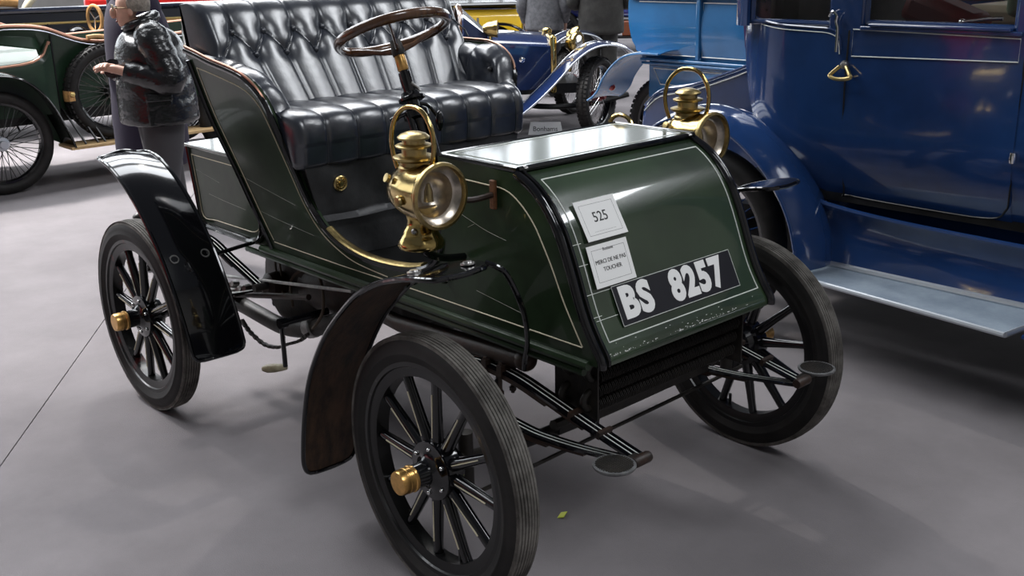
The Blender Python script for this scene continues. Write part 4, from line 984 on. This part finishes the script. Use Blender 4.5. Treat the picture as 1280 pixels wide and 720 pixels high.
# ---- yellow car
yc = thing('yellow_car', 'bright yellow vintage car with louvred bonnet and nickel radiator', 'car', (-8.62, 8.58, 0), math.atan2(.76, .65))
k = M(); P = []
for i in range(7):
    t = i/6; x = lerp(-1.3, .55, t); P.append([V((x, a*lerp(.44, .38, t), z)) for a, z in ((-1, .45), (-1, .82), (-.9, .90), (0, .97), (.9, .90), (1, .82), (1, .45))])
k.sheet(P, .02); yb = k.build('bonnet', 'yellow', yc, 30)
for i in range(14):
    k = M(); k.box((-.55+.055*i, -.425+.0015*i, .68), (.018, .016, .18)); k.build('louvre', 'yellow', yb, 0)
k = M(); k.box((.60, 0, .72), (.10, .80, .58)); k.build('radiator_shell', 'chrome', yc, bevel=.04)
k = M(); k.box((-1.0, 0, 1.0), (3.0, .95, .06)); k.box((-2.6, 0, .75), (2.6, 1.2, .55)); k.build('body_tub', 'black_gloss', yc, bevel=.04)
k = M(); k.tube([(-1.3, -.36, .955), (.55, -.32, .925)], .012, 6); k.build('hinge_line', 'chrome', yc)
for s in (-1, 1):
    curved_fender(yc, [(-.75, .32), (-.45, .45), (-.2, .62), (.1, .72), (.4, .70), (.62, .56)], s*.50, s*.80, 'black_gloss', .03, 'front_fender', 'black_gloss')
    wire_wheel(yc, (.12, s*.68, .36), .36, 0 if s < 0 else PI, .05, 'chrome', False); wire_wheel(yc, (-2.9, s*.68, .36), .36, 0 if s < 0 else PI, .05, 'chrome', False)
    k = M(); k.lathe([(0, -.1), (.07, -.08), (.11, -.01), (.12, .02), (.10, .05), (0, .06)], (.72, s*.42, .86), (1, 0, 0), 18); k.build('headlamp', 'chrome', yc)
k = M(); k.lathe([(0, 0), (.05, 0), (.02, .03), (.02, .10), (0, .11)], (-.1, -.62, .72), (0, 0, 1), 12); k.build('marker_lamp', 'chrome', yc)
k = M(); k.box((-1.0, 0, .42), (3.6, .7, .1)); k.build('chassis', 'black_satin', yc)

# ---- far blue car
fb = thing('blue_saloon', 'bright royal blue vintage saloon with brown toolbox on its black running board', 'car', (-8.85, 12.1, 0), math.atan2(.35, .38))
k = M(); k.box((.3, 0, 1.16), (3.0, 1.4, 1.05)); bb = k.build('body', 'far_blue', fb, bevel=.08)
k = M(); k.box((.35, -.705, 1.15), (.012, .012, .95)); k.build('door_seam', 'black_satin', bb)
k = M(); k.tube([(.42, -.72, 1.02), (.56, -.73, 1.02)], .016, 8); k.build('door_handle', 'chrome', bb)
k = M(); k.box((.3, -.70, .615), (3.0, .04, .03)); k.build('sill_strip', 'aluminium', bb)
k = M(); k.box((.3, 0, .52), (2.9, 1.2, .14)); k.build('chassis', 'black_satin', fb)
k = M(); k.box((.12, -.78, .46), (.46, .20, .24)); bx_ = k.build('toolbox', 'brown_box', fb, bevel=.015)
k = M(); k.box((.12, -.885, .50), (.06, .012, .07)); k.build('box_latch', 'gold_line', bx_)
k = M(); k.box((.3, -.80, .32), (2.6, .30, .03)); k.build('running_board', 'black_satin', fb)
for x in (-1.2, 1.9):
    for s in (-1, 1): wire_wheel(fb, (x, s*.70, .40), .40, 0 if s < 0 else PI, .06, 'black_satin', False)
    for s in (-1, 1): curved_fender(fb, [(x-.52, .45), (x-.4, .72), (x-.15, .90), (x+.15, .90), (x+.4, .72), (x+.52, .45)], s*.60, s*.86, 'black_gloss', .03, 'fender')

# ---- green car on the left (its length runs along y, front towards -y)
gc = thing('green_tourer', 'dark green vintage tourer with copper trimmed bonnet and wooden running board', 'car', (-5.5, 1.6, 0))
GO = V((5.5, -1.6, 0))
def gb(k, name, m_, parent=None, **kw):
    o = k.build(name, m_, parent or gc, **kw)
    if not parent: o.location = GO
    return o
zt = [(.38, 1.27), (.45, 1.283), (.62, 1.275), (.72, 1.26), (.80, 1.238), (.90, 1.195), (1.0, 1.155), (1.12, 1.125), (1.3, 1.115), (1.7, 1.13), (2.2, 1.16), (2.6, 1.18)]
zb = [(.38, 1.16), (.70, 1.10), (.74, .90), (.76, .66), (.80, .60), (2.6, .60)]
for xo, s in ((-4.93, 1), (-6.05, -1)):
    k = M(); P = []
    for i in range(50):
        y = lerp(.38, 2.6, i/49); P.append([V((xo-s*.05*(1-abs(2*j/8-1)), y, lerp(interp(zb, y), interp(zt, y), j/8))) for j in range(9)])
    k.sheet(P, -.02*s); g = gb(k, 'body_side', 'green_old', smooth=60)
    k = M(); k.tube(spl([(xo, y, z+.004) for y, z in zt], 4), .014, 8); k.build('coaming', 'copper_trim', g)
    k = M(); k.tube(spl([(xo+s*.012, y, z-.022) for y, z in zt], 4), .005, 8); k.build('coaming_bead', 'aluminium', g)
    k = M(); k.box((xo+.004*s, .80, .92), (.008, .010, .60)); k.build('panel_seam', 'black_satin', g)
k = M(); P = []; edge = [(-.9, .94), (.2, .965), (.40, .972), (.55, .982), (.65, 1.0), (.72, 1.04), (.765, 1.10), (.78, 1.15)]
for i in range(26):
    y = lerp(-.9, .78, (i/25)**.7); t = (y+.9)/1.68; hw = lerp(.40, .56, sstep(0, 1, t)); ze = interp(edge, y); zr = lerp(1.08, 1.165, t)
    P.append([V((-5.49+a*hw, y, z)) for a, z in ((1.03, .58), (1.03, ze-.05), (1, ze), (.30, max(zr, ze)), (-.30, max(zr, ze)), (-1, ze), (-1.03, ze-.05), (-1.03, .58))])
k.sheet(P, .02); bn = gb(k, 'bonnet', 'green_old', smooth=25)
for j, m_, dz in ((2, 'copper_trim', 0), (2, 'aluminium', -.028), (3, 'copper_trim', 0)):
    k = M(); k.tube([r[j]+V((.008, 0, dz)) for r in P], .014 if dz == 0 else .006, 8); k.build('bonnet_trim', m_, bn)
k = M(); k.box((-5.49, .75, .56), (.95, 3.4, .12)); gb(k, 'chassis', 'black_satin')
k = M(); k.box((-5.49, 1.7, .75), (1.0, 1.8, .30)); gb(k, 'floor_tub', 'interior_dark')
k = M(); k.box((-5.49, -.92, .78), (.80, .08, .56)); gb(k, 'radiator_shell', 'chrome', bevel=.03)
FG = [(-.32, .55), (-.22, .74), (-.05, .87), (.15, .935), (.33, .93), (.47, .885), (.58, .79), (.66, .67), (.72, .53), (.765, .41), (.79, .32)]
for a, b in ((-4.68, -5.0), (-6.0, -6.3)):
    f = curved_fender(gc, FG, a, b, 'black_gloss', .02, 'front_fender', 'black_gloss', swap=True); f.location = GO
k = M(); k.prism([(y, z) for y, z in FG[3:]]+[(.62, .42), (.5, .72)], lambda a, b, d: V((d, a, b)), -5.0, -4.99); gb(k, 'fender_valance', 'green_old')
for x, r in ((-4.84, PI/2), (-6.14, -PI/2)):
    wire_wheel(gc, V((x, .27, .405))+GO, .405, r, .055, 'black_satin', False, 'aluminium', 48); wire_wheel(gc, V((x, 2.35, .405))+GO, .405, r, .055, 'black_satin', False, 'aluminium', 48)
sw2 = wire_wheel(gc, V((-4.88, 1.22, .715))+GO, .395, PI/2+.06, .068, 'steel', True, 'black_satin', 44); sw2['label'] = 'spare wheel standing on the running board'
kk = M(); rows = []
for i in range(7):
    t = math.radians(-186+i*2.0); rows.append([V((r*math.cos(t), h, r*math.sin(t))) for r, h in ((.33, -.06), (.35, -.068), (.39, -.055), (.402, -.02), (.402, .02), (.39, .055), (.35, .068), (.33, .06))])
kk.sheet(rows, .006); kk.build('spare_strap', 'tan_strap', sw2)
k = M(); k.ball((-.365, -.075, .015), .018, (1.2, .5, 1)); k.build('strap_buckle', 'gold_line', sw2)
for i in range(4):
    k = M(); k.box((-4.715-.075*i, 1.48, .315), (.07, 1.45, .024)); gb(k, 'running_board_plank', 'wood_plank', bevel=.003)
for y in (.90, 1.0, 1.06):
    k = M(); k.tube([(-4.75, y, .33), (-4.90, y-.10, .62)], .010, 6); gb(k, 'spare_bracket', 'black_satin')
k = M(); k.tube([(-4.84, .27, .405), (-6.1, .27, .405)], .03, 8); gb(k, 'front_axle', 'black_satin')
k = M(); k.tube([(-4.84, 2.35, .405), (-6.1, 2.35, .405)], .03, 8); gb(k, 'rear_axle', 'black_satin')
k = M(); k.tube(spl([(-4.90, 1.08, 1.16), (-4.90, 1.16, 1.165), (-4.91, 1.3, 1.15), (-4.91, 1.6, 1.16)], 4), .02, 8); gb(k, 'seat_roll', 'tan_leather')

# ---- dark tourer behind it
dk = thing('dark_tourer', 'black and navy open tourer with tan hood roll parked behind the green tourer', 'car', (-7.9, 1.9, 0), math.atan2(1.02, .37)-PI/2)
k = M(); P = []
for i in range(21):
    y = lerp(-1.6, 2.2, i/20); P.append([V((.62+.04*math.sin(PI*j/6), y, lerp(.55, 1.28, j/6))) for j in range(7)])
k.sheet(P, -.03); g = k.build('body_side', 'dark_navy', dk, 60)
k = M(); k.tube([(.645, -1.6, 1.16), (.645, 2.2, 1.16)], .012, 6); k.build('waist_strip', 'gold_line', g)
k = M(); k.tube([(.63, -1.6, 1.29), (.63, 2.2, 1.29)], .03, 8); k.build('coaming', 'dark_navy', g)
k = M(); k.box((.66, -.05, .88), (.012, .012, .55)); k.build('door_seam', 'black_satin', g)
k = M(); k.box((0, .3, .85), (1.22, 3.7, .5)); k.build('body_core', 'dark_navy', dk, bevel=.05)
k = M(); k.tube(spl([(.60, -1.3, 1.36), (.61, -.9, 1.385), (.60, -.45, 1.39), (.58, -.3, 1.37)], 5), .055, 12); k.build('hood_roll', 'tan_leather', dk)
k = M(); k.tube(spl([(.50, -.28, 1.22), (.50, -.2, 1.36), (.40, -.1, 1.45)], 5), .04, 10); k.build('hood_bow', 'interior_cream', dk)
wc = V((.70, .40, 1.19)); k = M(); k.tube([wc+V((.05*math.cos(a), .065*math.cos(a), .13*math.sin(a))) for a in [2*PI*i/28 for i in range(28)]], .018, 8, closed=True); sx_ = k.build('steering_wheel', 'tan_leather', dk)
for a in (.3, 2.4, 4.5):
    k = M(); k.tube([wc, wc+V((.048*math.cos(a), .06*math.cos(a), .125*math.sin(a)))], .008, 6); k.build('spoke', 'chrome', sx_)
k = M(); k.ball((.70, .22, 1.04), .10, (1, 1.1, .9), 16, 10); k.build('horn_bulb', 'black_gloss', dk)
k = M(); k.tube(spl([(.64, .55, 1.10), (.64, .8, 1.12), (.62, 1.4, 1.14)], 4), .03, 8); k.build('door_roll', 'tan_leather', dk)
for y in (-1.4, 1.9):
    for s in (-1, 1): wire_wheel(dk, (s*.66, y, .40), .40, PI/2 if s > 0 else -PI/2, .055, 'black_satin', False)
k = M(); k.box((0, .3, .52), (.8, 3.5, .1)); k.build('chassis', 'black_satin', dk)

# ---- red cars
def red_car(label, loc, rz):
    rc = thing('red_car', label, 'car', loc, rz)
    k = M(); k.box((0, 0, .85), (2.6, 1.3, .72)); rb_ = k.build('body', 'red_paint', rc, bevel=.12)
    k = M(); k.box((.1, 0, 1.26), (1.5, 1.1, .12)); k.build('seat_back', 'red_paint', rc, bevel=.05)
    k = M(); k.tube([(-1.2, -.66, 1.0), (1.2, -.66, 1.0)], .012, 6); k.build('waist_strip', 'gold_line', rb_)
    k = M(); k.box((0, 0, .46), (2.5, 1.0, .10)); k.build('chassis', 'black_satin', rc)
    for s in (-1, 1): k = M(); k.box((0, s*.80, .34), (1.5, .30, .03)); k.build('running_board', 'black_satin', rc)
    for x in (-1.1, 1.1):
        for s in (-1, 1): wire_wheel(rc, (x, s*.68, .40), .40, 0 if s < 0 else PI, .055, 'black_satin', False)
        for s in (-1, 1): curved_fender(rc, [(x-.52, .42), (x-.4, .70), (x-.15, .88), (x+.15, .88), (x+.4, .70), (x+.52, .42)], s*.58, s*.84, 'black_gloss', .03, 'fender')
red_car('bright red vintage car far behind the leather seat of the runabout', (-14.3, 6.2, 0), 1.0)
red_car('red vintage car with black fenders parked alongside the green runabout', (-1.1, -3.5, 0), 0)
# scrap of tape
k = M(); k.prism([(-.012, -.018), (.011, -.020), (.012, .017), (-.010, .019)], lambda a, b, d: V((a, b, d+.004*a/.012)), .002, .004)
mat('tape', (.55, .62, .06), .5); tp_ = k.build('tape_scrap', 'tape', loc=(1.828, -.167, .002), rot=(0, 0, .5)); tag(tp_, 'tiny yellow green scrap of tape lying on the grey carpet', 'tape scrap')
# ------------------------------------------------------------------ people
mat('skin', (.52, .30, .22), .5, var=.12, vscale=20)
mat('hair_grey', (.20, .17, .14), .7, var=.4, vscale=40, bump=.4, bscale=120)
mat('jacket_leather', (.007, .007, .008), .24, var=.3, vscale=12, bump=.7, bscale=6, spec=.7, bdist=.035, stretch=(1, 1, 1.6))
mat('trouser_grey', (.045, .042, .046), .8, bump=.3, bscale=14)
mat('coat_purple', (.014, .009, .026), .85, bump=.2, bscale=20)
mat('jacket_grey', (.15, .15, .16), .8, bump=.3, bscale=20, var=.25, vscale=20)
mat('jacket_dark', (.035, .033, .030), .7, bump=.4, bscale=14, var=.3)
mat('shoe', (.012, .011, .010), .4)
mat('spectacle', (.25, .2, .12), .3, .8)
def skin_body(name, pts, edges, root, m_, parent, sub=2):
    keys = list(pts); me = bpy.data.meshes.new(name); me.from_pydata([pts[k][0] for k in keys], [(keys.index(a), keys.index(b)) for a, b in edges], [])
    me.materials.append(MT[m_]); o = bpy.data.objects.new(name, me); COL.objects.link(o); o.parent = parent
    md = o.modifiers.new('skin', 'SKIN'); md.use_smooth_shade = True; md.branch_smoothing = .4
    if not me.skin_vertices: return o
    for i, k in enumerate(keys):
        r = pts[k][1]; me.skin_vertices[0].data[i].radius = (r, r) if not isinstance(r, tuple) else r; me.skin_vertices[0].data[i].use_root = (k == root)
    s_ = o.modifiers.new('sub', 'SUBSURF'); s_.levels = sub; s_.render_levels = sub
    return o
def loft(k, secs, seg=20, wr=0, seed=0):
    # secs: (centre, half_x, half_y, tilt) local, x = facing, y = left
    rnd = random.Random(seed); rows = []
    for i, (c, a, b) in enumerate(secs):
        c = V(c); rows.append([c+V((a*math.cos(2*PI*j/seg), b*math.sin(2*PI*j/seg), 0))*(1+wr*rnd.uniform(-1, 1)) for j in range(seg)])
    k.grid(rows, cv=True)
    n = len(k.v)-len(secs)*seg
    k.f.append([n+j for j in range(seg)]); k.m.append(k.cur); k.f.append([n+(len(secs)-1)*seg+j for j in range(seg)]); k.m.append(k.cur)
def hand(pts, edges, pre, wrist, tip_dir, palm_n, side):
    w_ = V(wrist); d = V(tip_dir).normalized(); n = V(palm_n).normalized(); sd_ = d.cross(n)*side
    pts[pre+'palm'] = (w_+d*.05, (.018, .032)); edges.append((pre+'wrist', pre+'palm'))
    for i, (off, ln) in enumerate(((-.026, .070), (-.009, .080), (.009, .075), (.026, .058))):
        a = w_+d*.095+sd_*off; pts[pre+'k%d' % i] = (a, .0105); edges.append((pre+'palm', pre+'k%d' % i))
        pts[pre+'m%d' % i] = (a+d*ln*.45+n*.008, .009); pts[pre+'t%d' % i] = (a+d*ln*.8+n*.03, .008)
        edges.append((pre+'k%d' % i, pre+'m%d' % i)); edges.append((pre+'m%d' % i, pre+'t%d' % i))
    pts[pre+'th0'] = (w_+d*.045-sd_*.036+n*.008, .012); pts[pre+'th1'] = (w_+d*.085-sd_*.045+n*.02, .0095); edges += [(pre+'palm', pre+'th0'), (pre+'th0', pre+'th1')]
def person(label, loc, heading, H, coat_m, trouser_m, coat_len, stoop, arms, wide=1.0, group=None, hair='hair_grey', trousers_name='trousers', jacket_name='jacket'):
    """arms: list of (shoulder_side, elbow(x,y,z), wrist(x,y,z)) in local metres; x = facing, y = left"""
    p = thing('person', label, 'person', (loc[0], loc[1], 0), heading, group)
    hip = .52*H; sh = .82*H; sx = stoop; hd = V((sx*1.5+(.085 if sx > .01 else .055), 0, .915*H-(.015 if sx > .01 else 0)))
    pts = {'pelvis': ((0, 0, hip), .12), 'chest': ((sx*.55, 0, .70*H), .14), 'neckb': ((sx, 0, sh), .06), 'neck': ((sx*1.2+.02, 0, .865*H-sx*.3), .052),
           'jaw': (hd+V((.03, 0, -.07)), (.055, .062)), 'head': (hd+V((0, 0, .02)), (.088, .076)), 'crown': (hd+V((-.012, 0, .09)), (.072, .064))}
    ed = [('pelvis', 'chest'), ('chest', 'neckb'), ('neckb', 'neck'), ('neck', 'jaw'), ('jaw', 'head'), ('head', 'crown')]
    for s, nm in ((1, 'l'), (-1, 'r')):
        pts[nm+'hip'] = ((0, s*.09, hip-.05), .085); pts[nm+'knee'] = ((.03*s, s*.10, .27*H), .058); pts[nm+'ank'] = ((-.03+.03*s, s*.10, .07), .042); pts[nm+'toe'] = ((.13+.03*s, s*.12, .035), .035)
        ed += [('pelvis', nm+'hip'), (nm+'hip', nm+'knee'), (nm+'knee', nm+'ank'), (nm+'ank', nm+'toe')]
    for s, el, wr in arms:
        nm = 'L' if s > 0 else 'R'; shp = V((sx*.9, s*.19*wide, sh-.01))
        pts[nm+'sh'] = (shp-V((0, 0, .03)), .045); pts[nm+'el'] = (V(el), .045); pts[nm+'wrist'] = (V(wr), .03)
        ed += [('neckb', nm+'sh'), (nm+'sh', nm+'el'), (nm+'el', nm+'wrist')]
        d = (V(wr)-V(el)).normalized(); hand(pts, ed, nm, wr, d, (d.x*0+.1, -s*.5, -.85), s)
    b = skin_body('body', pts, ed, 'pelvis', 'skin', p)
    # face
    k = M(); k.ball(hd+V((.080, 0, -.012)), .018, (1.1, .8, 1.7), 10, 8); k.build('nose', 'skin', p)
    for s in (-1, 1):
        k = M(); k.ball(hd+V((-.005, s*.078, 0)), .026, (.6, .35, 1.1), 10, 8); k.build('ear', 'skin', p)
        k = M(); k.ball(hd+V((.066, s*.030, .020)), .011, (.7, 1, .8), 10, 8); k.build('eye', 'shoe', p)
    k = M(); k.ball(hd+V((.066, 0, -.058)), .02, (.35, 1.1, .3), 10, 6); k.build('mouth', 'interior_red', p)
    k = M(); P = []
    for i in range(9):
        t = PI*.62*i/8; P.append([hd+V((-.022+.104*math.sin(t)*math.cos(a)-(.03 if math.cos(a) > .5 else 0), .092*math.sin(t)*math.sin(a), .035+.108*math.cos(t)*(1 if math.cos(a) < .2 else max(.6, 1-.4*math.sin(t))))) for a in [2*PI*j/20 for j in range(20)]])
    k.grid(P, cv=True); k.build('hair', hair, p, 70)
    k = M()
    for s in (-1, 1): k.tube([hd+V((.082, s*.033+.022*math.cos(a), .018+.017*math.sin(a))) for a in [2*PI*i/14 for i in range(14)]], .0022, 5, closed=True); k.tube([hd+V((.078, s*.055, .02)), hd+V((0, s*.08, .015))], .0022, 5)
    k.tube([hd+V((.084, -.012, .022)), hd+V((.084, .012, .022))], .0022, 5); k.build('spectacles', 'spectacle', p)
    # jacket
    hem = coat_len; N = 16; secs = []
    for i in range(N+1):
        t = i/N; z = lerp(hem, sh+.05, t); cx = sx*max(0, (z-hip)/(sh-hip))**1.3 if z > hip else 0
        a = interp([(0, .215), (.25, .212), (.5, .20), (.7, .192), (.85, .175), (.94, .14), (1, .085)], t); bb_ = interp([(0, .26), (.3, .25), (.6, .245), (.8, .25), (.9, .20), (1, .085)], t)
        secs.append(((cx, 0, z), a*wide, bb_*wide))
    k = M(); loft(k, secs, 26, .018, 5); jk = k.build(jacket_name, coat_m, p, 80, sub=1)
    for s, el, wr in arms:
        shp = V((sx*.9, s*.20*wide, sh-.02)); el, wr = V(el), V(wr)
        pp = spl([shp+V((0, -s*.06, .02)), shp, shp.lerp(el, .5)+V((-.01, 0, 0)), el, el.lerp(wr, .5), wr-(wr-el)*.06], 5)
        rr = [interp([(0, .085), (.2, .092), (.45, .080), (.6, .078), (.8, .064), (1, .05)], i/(len(pp)-1))*wide*(1+.05*math.sin(i*2.3)) for i in range(len(pp))]
        k = M(); k.tube(pp, rr, 14); k.build('sleeve', coat_m, jk, 80)
    k = M(); k.tube([V((sx+.03, 0, sh+.055))+V((.078*math.cos(a), .082*math.sin(a), .02-.03*math.cos(a))) for a in [2*PI*i/22 for i in range(22)]], .034, 8, closed=True); k.build('collar', coat_m, jk, 80)
    # trousers
    k = M(); rows = []
    for s in (-1, 1):
        pp = spl([(0, s*.08, hip+.08), (0, s*.095, hip-.08), (.03*s+.01, s*.10, .27*H), (-.02+.03*s, s*.10, .06)], 6)
        k.tube(pp, [interp([(0, .135), (.3, .118), (.6, .098), (1, .088)], i/(len(pp)-1)) for i in range(len(pp))], 16)
    k.build(trousers_name, trouser_m, p, 80)
    for s in (-1, 1):
        k = M(); k.tube(spl([(-.09+.03*s, s*.10, .045), (0+.03*s, s*.105, .055), (.10+.03*s, s*.115, .045), (.19+.03*s, s*.12, .03)], 4), [.035, .042, .046, .046, .046, .046, .046, .046, .044, .044, .04, .034, .022], 12, flat=.9); k.build('shoe', 'shoe', p)
    return p, jk
# man in black leather jacket, bending over, facing the image left
fdir = V((-.667, -.745, 0)); hd_ = math.atan2(fdir.y, fdir.x)+.42
pm, jk = person('stooping person in a glossy black leather jacket and spectacles behind the runabout', (-2.0, .33), hd_, 1.645, 'jacket_leather', 'trouser_grey', .845, .012,
       [(1, (-.05, .29, 1.11), (.19, .20, 1.175)), (-1, (.06, -.28, 1.08), (.24, .08, 1.185))], 1.06)
k = M(); k.box((.02, .262, 1.025), (.145, .022, .05)); k.build('pocket_flap', 'jacket_leather', jk, bevel=.008)
k = M(); k.box((.02, .252, .935), (.14, .018, .15)); k.build('pocket', 'jacket_leather', jk, bevel=.012)
k = M(); k.tube([(-.18, .10, .865), (-.05, .25, .865), (.08, .25, .865), (.19, .10, .865)], .007, 6); k.build('hem_seam', 'jacket_leather', jk)
person('person in a long dark purple coat standing hidden behind the leather jacket', (-3.0, .70), hd_+.2, 1.84, 'coat_purple', 'coat_purple', .40, .02, [(1, (.0, .26, 1.12), (.18, .05, 1.10)), (-1, (.0, -.26, 1.12), (.18, -.05, 1.10))], 1.12)
person('person in a mid grey jacket standing beyond the dark blue tourer', (-5.72, 7.05), 2.2, 1.72, 'jacket_grey', 'trouser_grey', .80, .0, [(1, (-.05, .27, 1.10), (.06, .25, .90)), (-1, (-.05, -.27, 1.10), (.06, -.25, .90))], .95)
person('person in a dark charcoal jacket and trousers beyond the dark blue tourer', (-5.05, 7.35), 2.4, 1.76, 'jacket_dark', 'jacket_dark', .76, .0, [(1, (.02, .33, 1.14), (.22, .16, 1.12)), (-1, (.02, -.33, 1.14), (.22, -.16, 1.12))], 1.1)
bpy.context.view_layer.update()
